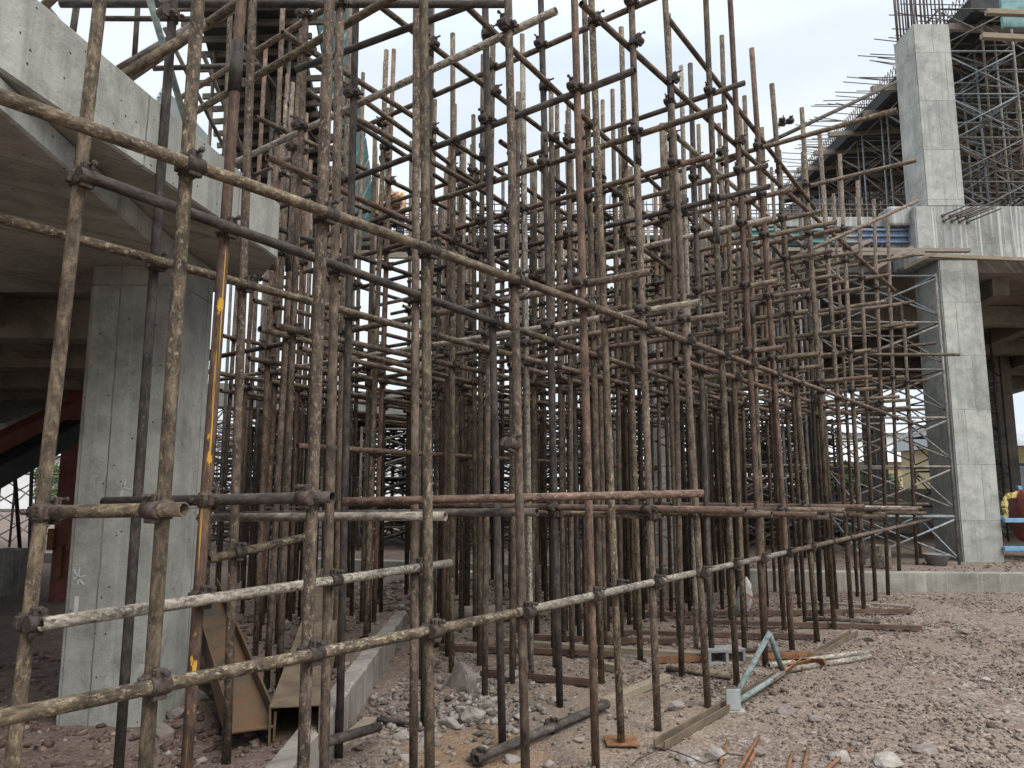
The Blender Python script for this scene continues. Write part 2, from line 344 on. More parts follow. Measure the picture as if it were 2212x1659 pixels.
# ------------------------------------------------------------------ object helpers
def link(name, me, mat=None, parent=None, mw=None):
    o = bpy.data.objects.new(name, me)
    C.objects.link(o)
    if mat is not None and me is not None and not me.materials:
        me.materials.append(mat)
    if mw is not None: o.matrix_basis = mw
    if parent is not None: put_under(o, parent)
    return o
def put_under(o, parent):
    pm = parent.matrix_basis
    if parent.parent: pm = parent.parent.matrix_basis @ pm
    w = o.matrix_basis.copy()
    o.parent = parent
    o.matrix_basis = pm.inverted() @ w
def tag(o, label=None, cat=None, group=None, kind=None):
    if label: o['label'] = label
    if cat: o['category'] = cat
    if group: o['group'] = group
    if kind: o['kind'] = kind
    return o
def empty(name, loc=(0, 0, 0)):
    o = bpy.data.objects.new(name, None); C.objects.link(o); o.empty_display_size = 0.2
    o.matrix_basis = Matrix.Translation(Vector(loc)); return o
def new_mesh(bm, name, smooth=False):
    me = bpy.data.meshes.new(name); bm.to_mesh(me); bm.free()
    if smooth:
        for p in me.polygons: p.use_smooth = True
    return me
def frame_z(p0, p1, hint=Vector((0, -1, 0))):
    z = (p1 - p0).normalized()
    h = hint if abs(z.dot(hint)) < 0.9 else Vector((0, 0, 1))
    x = h.cross(z).normalized(); y = z.cross(x)
    m = Matrix((x, y, z)).transposed().to_4x4(); m.translation = p0
    return m
def bm_tube(bm, r, L, seg=12, hollow=True, rings=1, M4=None, bend=0.0):
    vs = []
    for k in range(rings + 1):
        z = L * k / rings; ox = bend * math.sin(math.pi * k / rings)
        vs.append([bm.verts.new((r * math.cos(2 * math.pi * i / seg) + ox, r * math.sin(2 * math.pi * i / seg), z)) for i in range(seg)])
    for k in range(rings):
        for i in range(seg):
            j = (i + 1) % seg
            f = bm.faces.new((vs[k][i], vs[k][j], vs[k + 1][j], vs[k + 1][i])); f.smooth = True
    if not hollow:
        bm.faces.new(vs[-1]); bm.faces.new(list(reversed(vs[0])))
    else:
        for (ring, z, s) in ((vs[0], 0, 1), (vs[-1], L, -1)):
            ri = r * 0.80; dep = min(0.12, L * 0.3)
            a = [bm.verts.new((ri * math.cos(2 * math.pi * i / seg), ri * math.sin(2 * math.pi * i / seg), z)) for i in range(seg)]
            b = [bm.verts.new((ri * math.cos(2 * math.pi * i / seg), ri * math.sin(2 * math.pi * i / seg), z + s * dep)) for i in range(seg)]
            for i in range(seg):
                j = (i + 1) % seg
                q = (ring[i], ring[j], a[j], a[i]) if s < 0 else (ring[j], ring[i], a[i], a[j])
                bm.faces.new(q)
                q = (a[i], a[j], b[j], b[i]) if s < 0 else (a[j], a[i], b[i], b[j])
                bm.faces.new(q)
            bm.faces.new(b if s < 0 else list(reversed(b)))
    if M4 is not None:
        allv = [v for ring in vs for v in ring]
        bmesh.ops.transform(bm, matrix=M4, verts=bm.verts[:]) if M4 else None
def bar_into(bm, p0, p1, r, seg=6):
    m = frame_z(Vector(p0), Vector(p1)); L = (Vector(p1) - Vector(p0)).length
    a = [bm.verts.new(m @ Vector((r * math.cos(2 * math.pi * i / seg), r * math.sin(2 * math.pi * i / seg), 0))) for i in range(seg)]
    b = [bm.verts.new(m @ Vector((r * math.cos(2 * math.pi * i / seg), r * math.sin(2 * math.pi * i / seg), L))) for i in range(seg)]
    for i in range(seg):
        j = (i + 1) % seg
        f = bm.faces.new((a[i], a[j], b[j], b[i])); f.smooth = True
    bm.faces.new(list(reversed(a))); bm.faces.new(b)
def box_into(bm, c, sx, sy, sz, m=None, bev=0.0):
    ret = bmesh.ops.create_cube(bm, size=1.0)
    vs = ret['verts']
    mm = Matrix.Translation(Vector(c)) @ Matrix.Diagonal((sx, sy, sz, 1))
    if m is not None: mm = m @ mm
    bmesh.ops.transform(bm, matrix=mm, verts=vs)
    if bev:
        es = list({e for v in vs for e in v.link_edges})
        bmesh.ops.bevel(bm, geom=es, offset=bev, segments=2, affect='EDGES', profile=0.5)
def beam_into(bm, p0, p1, w, h, bev=0.004, roll=0.0):
    p0 = Vector(p0); p1 = Vector(p1)
    m = frame_z(p0, p1, Vector((0, 0, 1)))       # local y ~ up, x ~ side
    if roll: m = m @ Matrix.Rotation(roll, 4, 'Z')
    box_into(bm, (0, 0, (p1 - p0).length / 2), w, h, (p1 - p0).length, m, bev)
def prism_into(bm, poly, z0, z1):
    a = [bm.verts.new((x, y, z0)) for x, y in poly]; b = [bm.verts.new((x, y, z1)) for x, y in poly]
    n = len(poly)
    for i in range(n):
        j = (i + 1) % n
        bm.faces.new((a[i], a[j], b[j], b[i]))
    bm.faces.new(list(reversed(a))); bm.faces.new(b)
    bmesh.ops.recalc_face_normals(bm, faces=bm.faces[:])
TR = 0.0242
def tube(name, p0, p1, mat, r=TR, parent=None, seg=None, bend=0.0, hollow=True):
    p0 = Vector(p0); p1 = Vector(p1)
    if abs(r - TR) < 1e-6: r = TR * (1.03 + .10 * min(1, max(0, (min(p0.y, p1.y) - 4) / 5)))
    if seg is None: seg = 20 if p0.y < 5 else 12 if p0.y < 9 else 8
    bm = bmesh.new(); L = (p1 - p0).length
    bm_tube(bm, r, L, seg, hollow, 8 if bend else 1, None, bend)
    me = new_mesh(bm, name)
    o = link(name, me, mat, None, frame_z(p0, p1))
    if parent is not None: put_under(o, parent)
    return o

ORD = ['first', 'second', 'third', 'fourth', 'fifth', 'sixth', 'seventh', 'eighth', 'ninth', 'tenth', 'eleventh', 'twelfth', 'thirteenth',
       'fourteenth', 'fifteenth', 'sixteenth', 'seventeenth', 'eighteenth', 'nineteenth', 'twentieth']
ORD += ['twenty-' + w for w in ORD[:9]] + ['thirtieth'] + ['thirty-' + w for w in ORD[:9]]

# ---- couplers: shared meshes. local z = the upright, local x = the other tube, the other tube's axis at y = -0.052
def band(bm, axis, centre, r=0.031, L=0.052, seg=14):
    k = bmesh.new(); bm_tube(k, r, L, seg, False)
    m = Matrix.Translation((0, 0, -L / 2))
    if axis == 'x': m = Matrix.Translation(centre) @ Matrix.Rotation(R(90), 4, 'Y') @ m
    else: m = Matrix.Translation(centre) @ m
    bmesh.ops.transform(k, matrix=m, verts=k.verts[:])
    t = bpy.data.meshes.new('t'); k.to_mesh(t); k.free(); bm.from_mesh(t); bpy.data.meshes.remove(t)
def coupler_mesh(bolts):
    bm = bmesh.new()
    band(bm, 'z', (0, 0, 0), 0.0312, 0.066); band(bm, 'x', (0, -0.052, 0), 0.0312, 0.066)
    box_into(bm, (0, -0.026, 0), 0.048, 0.05, 0.048, None, 0.005)
    box_into(bm, (0.041, -0.006, 0), 0.030, 0.012, 0.044, None, 0.003)       # flap ears of the upright's band
    box_into(bm, (0.041, 0.009, 0), 0.030, 0.010, 0.040, None, 0.003)
    box_into(bm, (-0.037, 0.002, 0), 0.018, 0.026, 0.05, None, 0.005)
    box_into(bm, (0, -0.046, 0.041), 0.044, 0.012, 0.030, None, 0.003)       # flap ears of the other band
    box_into(bm, (0, -0.062, 0.041), 0.040, 0.010, 0.030, None, 0.003)
    box_into(bm, (0, -0.053, -0.037), 0.05, 0.026, 0.018, None, 0.005)
    for q in range(4):                                                        # cast ridges
        box_into(bm, (-0.012, 0.0305, -0.022 + q * 0.014), 0.02, 0.004, 0.005)
    if bolts:
        for p0, p1 in BOLT_AX: bar_into(bm, p0, p1, 0.0075, 6)
    return new_mesh(bm, 'coupler')
BOLT_AX = (((0.047, -0.040, 0), (0.047, 0.045, 0)), ((0, -0.110, 0.047), (0, -0.018, 0.047)))
def bolt_mesh(p0, p1):
    bm = bmesh.new(); p0 = Vector(p0); p1 = Vector(p1); d = (p1 - p0).normalized()
    bar_into(bm, p0, p1, 0.0062, 10)
    bar_into(bm, p1 - d * 0.022, p1 - d * 0.008, 0.0125, 6)
    bar_into(bm, p0 + d * 0.004, p0 + d * 0.016, 0.0115, 6)
    return new_mesh(bm, 'bolt')
CM_FAR = coupler_mesh(True); CM_FAR.materials.append(M['forged'])
CM_NEAR = coupler_mesh(False); CM_NEAR.materials.append(M['forged'])
CM_NEAR_B = coupler_mesh(False); CM_NEAR_B.materials.append(M['forged_brown'])
CM_FAR_B = coupler_mesh(True); CM_FAR_B.materials.append(M['forged_brown'])
BOLTS = [bolt_mesh(*a) for a in BOLT_AX]
for b in BOLTS: b.materials.append(M['bolt'])
def add_coupler(parent, pos, zdir, xdir, brown=False, flip=1):
    """pos: a point on the upright's axis; zdir: the upright; xdir: the other tube; it passes on the -y side"""
    z = zdir.normalized(); x = (xdir - z * xdir.dot(z)).normalized()
    y = z.cross(x)
    m = Matrix((x, y, z)).transposed().to_4x4(); m.translation = pos
    near = pos.y < 5.6
    me = (CM_NEAR_B if brown else CM_NEAR) if near else (CM_FAR_B if brown else CM_FAR)
    o = link('coupler', me, None, None, m)
    put_under(o, parent)
    if near:
        for b in BOLTS:
            k = link('bolt', b); k.parent = o
    return o
SM = {}
def add_sleeve(parent, pos, zdir):
    if 'm' not in SM:
        bm = bmesh.new(); bm_tube(bm, 0.0305, 0.26, 14, False)
        box_into(bm, (0.034, 0, 0.06), 0.022, 0.03, 0.05, None, 0.004); box_into(bm, (0.034, 0, 0.20), 0.022, 0.03, 0.05, None, 0.004)
        SM['m'] = new_mesh(bm, 'sleeve'); SM['m'].materials.append(M['tube_dark'])
    m = frame_z(pos, pos + zdir) @ Matrix.Rotation(rnd.uniform(0, 6.28), 4, 'Z')
    o = link('joint_sleeve', SM['m'], None, None, m); put_under(o, parent); return o

#@@GROUND
# ------------------------------------------------------------------ ground
WALL_X = -1.25
KERB = [(-16, 17.6), (-6, 15.6), (1.3, 13.5), (6.0, 12.55), (9.5, 12.35), (26, 12.3)]
def kerb_y(x):
    for (x0, y0), (x1, y1) in zip(KERB, KERB[1:]):
        if x <= x1: return y0 + (y1 - y0) * (x - x0) / (x1 - x0)
    return KERB[-1][1]
def sstep(a, b, t):
    t = np.clip((t - a) / (b - a), 0, 1); return t * t * (3 - 2 * t)
def vnoise(x, y, f, seed):
    xi = np.floor(x * f).astype(np.int64); yi = np.floor(y * f).astype(np.int64)
    fx = x * f - xi; fy = y * f - yi
    fx = fx * fx * (3 - 2 * fx); fy = fy * fy * (3 - 2 * fy)
    def h(i, j):
        n = (i * 374761393 + j * 668265263 + seed * 982451653) & 0x7fffffff
        n = ((n ^ (n >> 13)) * 1274126177) & 0x7fffffff
        return ((n ^ (n >> 16)) & 0xffff) / 65535.0
    return (h(xi, yi) * (1 - fx) + h(xi + 1, yi) * fx) * (1 - fy) + (h(xi, yi + 1) * (1 - fx) + h(xi + 1, yi + 1) * fx) * fy
def gz(x, y):
    x = np.asarray(x, float); y = np.asarray(y, float)
    near = 1 - sstep(14, 26, np.hypot(x, y))
    z = near * ((vnoise(x, y, 0.7, 1) - 0.5) * 0.06 + (vnoise(x, y, 2.6, 2) - 0.5) * 0.03 + (vnoise(x, y, 8.0, 3) - 0.5) * 0.022 + (vnoise(x, y, 21.0, 4) - 0.5) * 0.013)
    wx = WALL_X - 0.02 * (y - 5)
    up = (1 - sstep(-0.05, 0.05, x - wx)) * sstep(3.4, 3.9, y) * (1 - sstep(8.6, 10.6, y))
    up2 = (1 - sstep(-1.2, 0.8, x + 2.6)) * 0.10
    z = z + np.maximum(up * (0.16 + 0.07 * np.exp(-((x - wx) / 0.5) ** 2)), up2)
    z = z - 0.05 * np.exp(-(((x + 0.3) / 0.7) ** 2 + ((y - 5.2) / 0.9) ** 2))
    z = z + 0.16 * sstep(9.8, 12.0, y) * (1 - sstep(-0.5, 1.8, x)) * sstep(-3.5, -1, x)     # red spoil heap in front of the kerb
    return z
def axis(lo, hi, step, far, grow=1.28):
    a = list(np.arange(lo, hi + 1e-6, step)); s = step
    while a[-1] < far: s *= grow; a.append(a[-1] + s)
    s = step
    while a[0] > -far: s *= grow; a.insert(0, a[0] - s)
    return np.array(a)
gxs = axis(-4.2, 9.0, 0.045, 700); gys = axis(2.6, 13.2, 0.045, 700)
GX, GY = np.meshgrid(gxs, gys); GZ = gz(GX, GY)
nx, ny = len(gxs), len(gys)
verts = np.stack([GX.ravel(), GY.ravel(), GZ.ravel()], 1)
ii = (np.arange(ny - 1)[:, None] * nx + np.arange(nx - 1)[None, :]).ravel()
quads = np.stack([ii, ii + 1, ii + 1 + nx, ii + nx], 1)
gme = bpy.data.meshes.new('ground')
gme.vertices.add(len(verts)); gme.vertices.foreach_set('co', verts.ravel())
gme.loops.add(quads.size); gme.loops.foreach_set('vertex_index', quads.ravel().astype(np.int32))
gme.polygons.add(len(quads)); gme.polygons.foreach_set('loop_start', np.arange(0, quads.size, 4, dtype=np.int32))
gme.polygons.foreach_set('use_smooth', np.ones(len(quads), dtype=bool))
gme.update(calc_edges=True)
tag(link('ground', gme, M['ground']), kind='structure')
def GZ1(x, y): return float(gz(x, y))

# loose stones: one countless layer, built as small angular lumps
def rock_template(seed, sub=1):
    rr = random.Random(seed); bm = bmesh.new()
    for k in range(11 if sub == 1 else 17):
        d = Vector((rr.gauss(0, 1), rr.gauss(0, 1), rr.gauss(0, 1))).normalized()
        bm.verts.new(d * rr.uniform(0.7, 1.1))
    r_ = bmesh.ops.convex_hull(bm, input=bm.verts[:])
    bmesh.ops.delete(bm, geom=[v for v in bm.verts if not v.link_faces], context='VERTS')
    bm.verts.index_update(); bm.verts.ensure_lookup_table()
    co = np.array([v.co[:] for v in bm.verts]); fa = np.array([[v.index for v in f.verts] for f in bm.faces]); bm.free()
    return co, fa
TPL = [rock_template(s) for s in range(14)]
def scatter(name, pts, sizes, mat, seed, flat=0.6):
    g = np.random.default_rng(seed); V = []; Fc = []; base = 0
    for (x, y), s in zip(pts, sizes):
        co, fa = TPL[g.integers(0, 14)]
        a = g.uniform(0, 6.28); ca, sa = math.cos(a), math.sin(a)
        sc = np.array([s * g.uniform(0.8, 1.35), s * g.uniform(0.65, 1.0), s * g.uniform(flat * 0.7, flat * 1.2)])
        c = co * sc
        tl = g.uniform(-0.5, 0.5); cy_, sy_ = math.cos(tl), math.sin(tl)
        c = np.stack([c[:, 0] * cy_ - c[:, 2] * sy_, c[:, 1], c[:, 0] * sy_ + c[:, 2] * cy_], 1)
        c = np.stack([c[:, 0] * ca - c[:, 1] * sa, c[:, 0] * sa + c[:, 1] * ca, c[:, 2]], 1)
        c += (x, y, GZ1(x, y) + s * flat * 0.25)
        V.append(c); Fc.append(fa + base); base += len(co)
    V = np.concatenate(V); Fc = np.concatenate(Fc)
    me = bpy.data.meshes.new(name)
    me.vertices.add(len(V)); me.vertices.foreach_set('co', V.ravel())
    me.loops.add(Fc.size); me.loops.foreach_set('vertex_index', Fc.ravel().astype(np.int32))
    me.polygons.add(len(Fc)); me.polygons.foreach_set('loop_start', np.arange(0, Fc.size, 3, dtype=np.int32))
    me.update(calc_edges=True)
    return tag(link(name, me, mat), kind='stuff')
g = np.random.default_rng(3)
def cloud(n, x0, x1, y0, y1, clump=0.0, seed=5):
    out = []
    while len(out) < n:
        # denser near the camera: sample distance with falling density
        y = y0 * (y1 / y0) ** g.uniform(0, 1); x = g.uniform(x0, x1)
        if abs(x) > 0.75 * y + 0.6 or y > kerb_y(x) - 0.1: continue
        if clump and vnoise(np.array(x), np.array(y), 1.3, seed) < clump * g.uniform(0.4, 1.0): continue
        if ((x - 0.75) / 0.9) ** 2 + ((y - 5.9) / 1.0) ** 2 < 1 and g.uniform() < 0.75: continue
        if ((x + 0.25) / 0.55) ** 2 + ((y - 5.15) / 0.6) ** 2 < 1 and g.uniform() < 0.85: continue
        out.append((x, y))
    return out
p = cloud(19000, -1.2, 9.5, 3.9, 12.6, 0.62)
scatter('gravel', p, (0.005 + 0.016 * g.uniform(0, 1, len(p)) ** 2) * (1 + 0.04 * np.array([q[1] for q in p])), M['stones'], 1)
p = cloud(1500, -1.2, 9.5, 3.9, 12.6, 0.8, 9)
scatter('rubble', p, 0.014 + 0.036 * g.uniform(0, 1, len(p)) ** 4, M['stones'], 2)
p = [(x, y) for x, y in zip(g.uniform(-4.5, -1.3, 5200), 3.4 * (12 / 3.4) ** g.uniform(0, 1, 5200))]
scatter('red_gravel', p, 0.007 + 0.045 * g.uniform(0, 1, len(p)) ** 3, M['stones_red'], 3)
p = [(x, y) for x, y in zip(g.normal(-0.45, 0.42, 620), g.normal(6.05, 0.42, 620)) if x > -1.15]
scatter('pale_rubble', p, g.uniform(0.012, 0.05, len(p)), M['stones_pale'], 4, 0.7)
p = [(x, y) for x, y in zip(g.uniform(-3, 2.5, 1500), g.uniform(9.6, 12.9, 1500))]
scatter('spoil_rubble', p, g.uniform(0.02, 0.07, len(p)), M['stones_red'], 6)

# single rocks one can point at
def rock(px, py, size, label, pale=False, flat=0.65, group=None):
    P = at_z(px, py, 0.0); s = size
    co, fa = rock_template(int(px * 7 + py), 2)
    bm = bmesh.new()
    a = rnd.uniform(0, 6.28)
    vs = [bm.verts.new(Matrix.Rotation(a, 3, 'Z') @ Vector((c[0] * s * 1.15, c[1] * s * 0.85, c[2] * s * flat))) for c in co]
    for f in fa: bm.faces.new([vs[i] for i in f])
    bmesh.ops.bevel(bm, geom=bm.edges[:], offset=s * .05, segments=1, affect='EDGES')
    bmesh.ops.subdivide_edges(bm, edges=bm.edges[:], cuts=2, use_grid_fill=True)
    for v in bm.verts:
        v.co += v.co.normalized() * mnoise.noise(v.co * (3.5 / s)) * s * 0.07
    o = link('rock', new_mesh(bm, 'rock'), M['rock_pale'] if pale else M['rock'], None,
             Matrix.Translation((P.x, P.y, GZ1(P.x, P.y) + s * flat * 0.30)))
    return tag(o, label, 'rock', group)
ROCKS = [
 (1000, 1480, .21, 'big pink grey slab of rock leaning in the pit rubble', 0, .85), (1100, 1468, .12, 'pinkish boulder standing on the pit floor behind the rubble', 0, .8),
 (905, 1440, .22, 'flat dark pink rock half buried beside the low wall end', 0, .45), (925, 1585, .085, 'white angular stone at the edge of the brown mud', 1, .7),
 (870, 1582, .06, 'pale stone beside the dark pipe end at the mud', 1, .7), (970, 1555, .10, 'largest pale stone at the front of the rubble pile', 1, .55),
 (1020, 1545, .11, 'pale broken stone with a sharp top on the rubble pile', 1, .8), (880, 1625, .07, 'white stone sitting in the wet brown mud', 1, .6),
 (1105, 1628, .06, 'small pale stone by the end of the loose ground pipe', 0, .6), (1475, 1630, .075, 'grey stone lying near the pole foot at the picture bottom', 0, .6),
 (1700, 1538, .10, 'grey pink stone cluster lump outside the long floor channel', 0, .5), (1765, 1556, .07, 'dark grey rock on the gravel yard', 0, .5),
 (1500, 1645, .07, 'pale rock at the bottom edge beside rusty bars', 1, .7), (1548, 1632, .09, 'broad pinkish stone in front of the floor channel end', 1, .6),
 (1920, 1650, .12, 'flat pale grey rock at the bottom edge of the yard', 1, .4), (1990, 1618, .13, 'long grey slab of stone embedded in the yard gravel', 0, .3),
 (1460, 1530, .075, 'round grey rock lying between the front uprights', 0, .75), (1815, 1640, .07, 'light stone near the rusty bars at the bottom', 1, .7),
 (1250, 1595, .05, 'grey pebble beside the loose pipe coupler', 0, .7), (340, 1640, .10, 'large pinkish stone at the foot of the concrete column', 0, .6),
 (430, 1560, .09, 'white edged rock beside the column corner', 1, .7), (385, 1605, .08, 'brown stone heaped against the column base', 0, .7),
 (2080, 1365, .09, 'low grey rock far out on the yard gravel', 0, .5), (2130, 1470, .07, 'light grey stone in the open yard', 1, .5),
 (1880, 1385, .07, 'dark stone just outside the last channel end', 0, .6), (1640, 1622, .06, 'reddish stone among the rusty bars', 0, .7),
]
for q in ROCKS: rock(q[0], q[1], q[2], q[3], bool(q[4]), q[5])

#@@STRUCT
# ------------------------------------------------------------------ kerb wall and the platform behind it
bm = bmesh.new()
KH = 0.30
for (x0, y0), (x1, y1) in zip(KERB, KERB[1:]):
    vs = [bm.verts.new(v) for v in ((x0, y0, -0.2), (x1, y1, -0.2), (x1, y1, KH), (x0, y0, KH), (x0, y0 + 0.35, KH), (x1, y1 + 0.35, KH), (x1, y1 + .35, -.2), (x0, y0 + .35, -.2))]
    bm.faces.new((vs[0], vs[1], vs[2], vs[3])); bm.faces.new((vs[3], vs[2], vs[5], vs[4])); bm.faces.new((vs[4], vs[5], vs[6], vs[7]))
bmesh.ops.remove_doubles(bm, verts=bm.verts[:], dist=0.001)
bmesh.ops.bevel(bm, geom=[e for e in bm.edges if all(abs(v.co.z - KH) < .01 for v in e.verts)], offset=0.02, segments=2, affect='EDGES')
kw = link('kerb_wall', new_mesh(bm, 'kerb_wall'), M['concrete_low'])
tag(kw, 'long low concrete kerb wall between the yard and the raised platform', 'wall')
bm = bmesh.new()
top = [bm.verts.new((x, y + 0.34, KH - 0.006)) for x, y in KERB]; bk = [bm.verts.new((x * 2.2, 60, KH - 0.006)) for x, y in KERB]
for i in range(len(KERB) - 1): bm.faces.new((top[i], top[i + 1], bk[i + 1], bk[i]))
tag(link('platform_ground', new_mesh(bm, 'platform_ground'), M['ground']), kind='structure')
p = [(x, y) for x, y in zip(g.uniform(-2, 10, 900), g.uniform(12.7, 15.5, 900)) if y > kerb_y(x) + 0.25]
o = scatter('platform_gravel', p, g.uniform(0.01, 0.04, len(p)), M['stones'], 8); o.location.z = KH

# ------------------------------------------------------------------ grandstand on the near side (column, deck, ribs)
gs = empty('grandstand', (-2.9, 5.2, 0))
tag(gs, 'grey concrete stand on a thick square column, dark under its ribbed deck', 'grandstand')
ZS, ZT = EYE + 1.70, EYE + 2.13
tip = (-1.75, 5.35); fx = lambda y: tip[0] - (5.35 - y) * 0.35 / 2.53
bm = bmesh.new()
prism_into(bm, [(fx(0.3), 0.3), (tip[0], tip[1]), (-2.15, 6.05), (-2.85, 6.05), (fx(0.3) - 0.75, 0.3)], ZS, ZT)
bmesh.ops.bevel(bm, geom=bm.edges[:], offset=0.012, segments=1, affect='EDGES')
put_under(link('edge_beam', new_mesh(bm, 'edge_beam'), M['concrete']), gs)
bm = bmesh.new()
ib = lambda y: -2.12 - (y - 2.88) * 0.098
prism_into(bm, [(ib(0.3), 0.3), (ib(5.0), 5.0), (-2.32, 5.75), (-4.4, 5.75), (-4.4, 0.3)], EYE + 1.55, ZS - 0.003)
bmesh.ops.bevel(bm, geom=bm.edges[:], offset=0.012, segments=1, affect='EDGES')
put_under(link('inner_beam', new_mesh(bm, 'inner_beam'), M['concrete']), gs)
bm = bmesh.new()
prism_into(bm, [(-2.86, 0.3), (-2.86, 6.04), (-3.2, 7), (-6.6, 15.6), (-20, 15.6), (-20, 0.3)], ZS + 0.05, ZS + 0.35)
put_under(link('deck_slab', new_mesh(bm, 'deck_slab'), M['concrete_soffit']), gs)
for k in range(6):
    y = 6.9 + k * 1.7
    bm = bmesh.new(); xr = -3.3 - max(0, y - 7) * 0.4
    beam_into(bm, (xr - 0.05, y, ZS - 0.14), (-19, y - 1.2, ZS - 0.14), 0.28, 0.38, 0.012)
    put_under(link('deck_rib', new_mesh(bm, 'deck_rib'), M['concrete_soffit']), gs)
for k in range(3):
    bm = bmesh.new(); beam_into(bm, (-4.6 - 3.2 * k, 5.9, ZS - 0.09), (-7.6 - 3.6 * k, 15.4, ZS - 0.09), 0.34, 0.27, 0.012)
    put_under(link('deck_beam', new_mesh(bm, 'deck_beam'), M['concrete_soffit']), gs)
# column
YC = 5.13
c_l = at(140, 1500, YC).x; c_r = at(350, 1500, YC).x
bm = bmesh.new()
prism_into(bm, [(c_l + .02, YC - .1), (c_r - .03, YC - .1), (c_r, YC - .06), (c_r, YC + 0.46), (c_l, YC + 0.46), (c_l, YC - .08)], -0.2, EYE + 1.549)
bmesh.ops.bevel(bm, geom=[e for e in bm.edges if abs(e.verts[0].co.z - e.verts[1].co.z) > 1], offset=0.018, segments=2, affect='EDGES')
put_under(link('column', new_mesh(bm, 'column'), M['concrete_column']), gs)
def stroke(pts, y, w=0.009):
    bm = bmesh.new(); P = [at(px, py, y) for px, py in pts]
    for a, b in zip(P, P[1:]):
        m = frame_z(a, b, Vector((0, -1, 0))); L = (b - a).length
        box_into(bm, (0, 0, L / 2), w * rnd.uniform(.7, 1.2), 0.003, L + w * 0.4, m)
    return new_mesh(bm, 'chalk_mark')
YF = YC - 0.1005
for pts in ([(272, 1035), (268, 1052), (283, 1058), (292, 1042)], [(290, 1046), (302, 1078)], [(265, 1060), (256, 1080)], [(160, 1230), (170, 1250), (181, 1262)], [(172, 1226), (168, 1262)], [(158, 1250), (184, 1243)],
            [(375, 1205), (398, 1202)], [(378, 1242), (406, 1232)]):
    if pts[0][0] > 372: continue
    put_under(link('chalk_mark', stroke(pts, YF), M['chalk']), gs)
put_under(link('paint_smear', stroke([(166, 1290), (162, 1340)], YF, 0.035), M['chalk']), gs)
# steel bracket with bolt holes and the teal strut on the deck edge
br = empty('steel_bracket', at(345, 215, 4.6))
tag(br, 'drilled grey steel gusset plate standing on the deck edge', 'bracket')
A_, B_, C_, D_ = at(322, 240, 4.62), at(352, 186, 4.62), at(380, 215, 4.62), at(447, 290, 4.62)
E_, F_ = at(450, 330, 4.62), at(330, 262, 4.62)
bm = bmesh.new()
pl = [A_, B_, C_, D_, E_, F_]
f0 = [bm.verts.new(v) for v in pl]; f1 = [bm.verts.new(v + Vector((0, 0.02, 0))) for v in pl]
bm.faces.new(f0); bm.faces.new(list(reversed(f1)))
for i in range(6): bm.faces.new((f0[i], f1[i], f1[(i + 1) % 6], f0[(i + 1) % 6]))
put_under(link('plate', new_mesh(bm, 'plate'), M['grey_panel']), br)
for k in range(5):
    q = at(328 + 5 * k, 232 - 8.5 * k, 4.617)
    bm = bmesh.new(); bar_into(bm, q, q + Vector((0, -0.003, 0)), 0.009, 10)
    put_under(link('bolt_hole', new_mesh(bm, 'bolt_hole'), M['white_wall']), br)
o = tube('steel_strut', at(312, -40, 3.9), at(412, 300, 4.4), M['tube_teal'], 0.02)
tag(o, 'teal painted steel strut leaning against the deck edge', 'strut')
tag(tube('loose_pole', at(262, 165, 3.6), at(520, 8, 4.1), M['tube_ochre'], .027), 'thick grey pole end jutting over the deck edge', 'pole')
tag(tube('loose_pole', at(222, 168, 5.0), at(440, 40, 5.4), M['tube_dark'], .025), 'thin grey pole resting on the deck edge above the bracket', 'pole')
for k, (p0, p1, Y0, Y1) in enumerate((((90, 5), (185, 118), 4.6, 4.9), ((215, 40), (420, 41), 6.2, 6.2), ((330, 148), (560, 140), 6.4, 6.6), ((170, -20), (150, 120), 5.2, 5.2), ((300, -20), (290, 130), 6.6, 6.6), ((355, 60), (560, 470), 7.5, 9.5), ((440, 120), (620, 560), 7.6, 9.8), ((500, 60), (700, 330), 8.5, 10.5))):
    tag(tube('loose_pole', at(*p0, Y0), at(*p1, Y1), M['tube_red' if k == 0 else 'tube_dark'], .024), f'dark pole among the raking formwork above the stand, {ORD[k]} from the edge', 'pole', 'poles around the raking formwork')

# ------------------------------------------------------------------ red steelwork and objects under the stand
rs = empty('red_steel_post', at_z(130, 1300, 0.1))
tag(rs, 'dark red steel box post under the stand with welded brackets', 'steel post')
Yr = rs.location.y
xl, xr_ = at(102, 1290, Yr).x, at(155, 1290, Yr).x
bm = bmesh.new(); box_into(bm, ((xl + xr_) / 2, Yr + .2, 1.7), xr_ - xl, 0.36, 3.5, None, 0.01)
put_under(link('post', new_mesh(bm, 'post'), M['red_steel']), rs)
for (px, py, w, h) in ((110, 1165, .09, .3), (150, 1165, .06, .3), (128, 1215, .06, .45)):
    bm = bmesh.new(); q = at(px, py, Yr - .02); box_into(bm, q, w, 0.05, h, None, 0.008)
    put_under(link('bracket', new_mesh(bm, 'bracket'), M['rust']), rs)
bm = bmesh.new(); beam_into(bm, at(-60, 985, 7.6), at(150, 880, 9.0), 0.2, 0.16, 0.01)
rb = tag(link('red_steel_beam', new_mesh(bm, 'red_steel_beam'), M['red_steel']), 'sloping red steel beam under the stand', 'steel beam')
bm = bmesh.new(); beam_into(bm, at(-60, 1040, 7.7), at(150, 925, 9.1), 0.5, 0.22, 0.01)
tag(link('stair_flight', new_mesh(bm, 'stair_flight'), M['dark_ply']), 'black sloping stair soffit just below the red beam', 'stairs')
bm = bmesh.new(); beam_into(bm, at(-60, 930, 10.5), at(80, 875, 11.5), 1.2, 0.2, 0.01)
tag(link('stair_slab', new_mesh(bm, 'stair_slab'), M['concrete']), 'pale broken concrete slab above the red beam', 'slab')
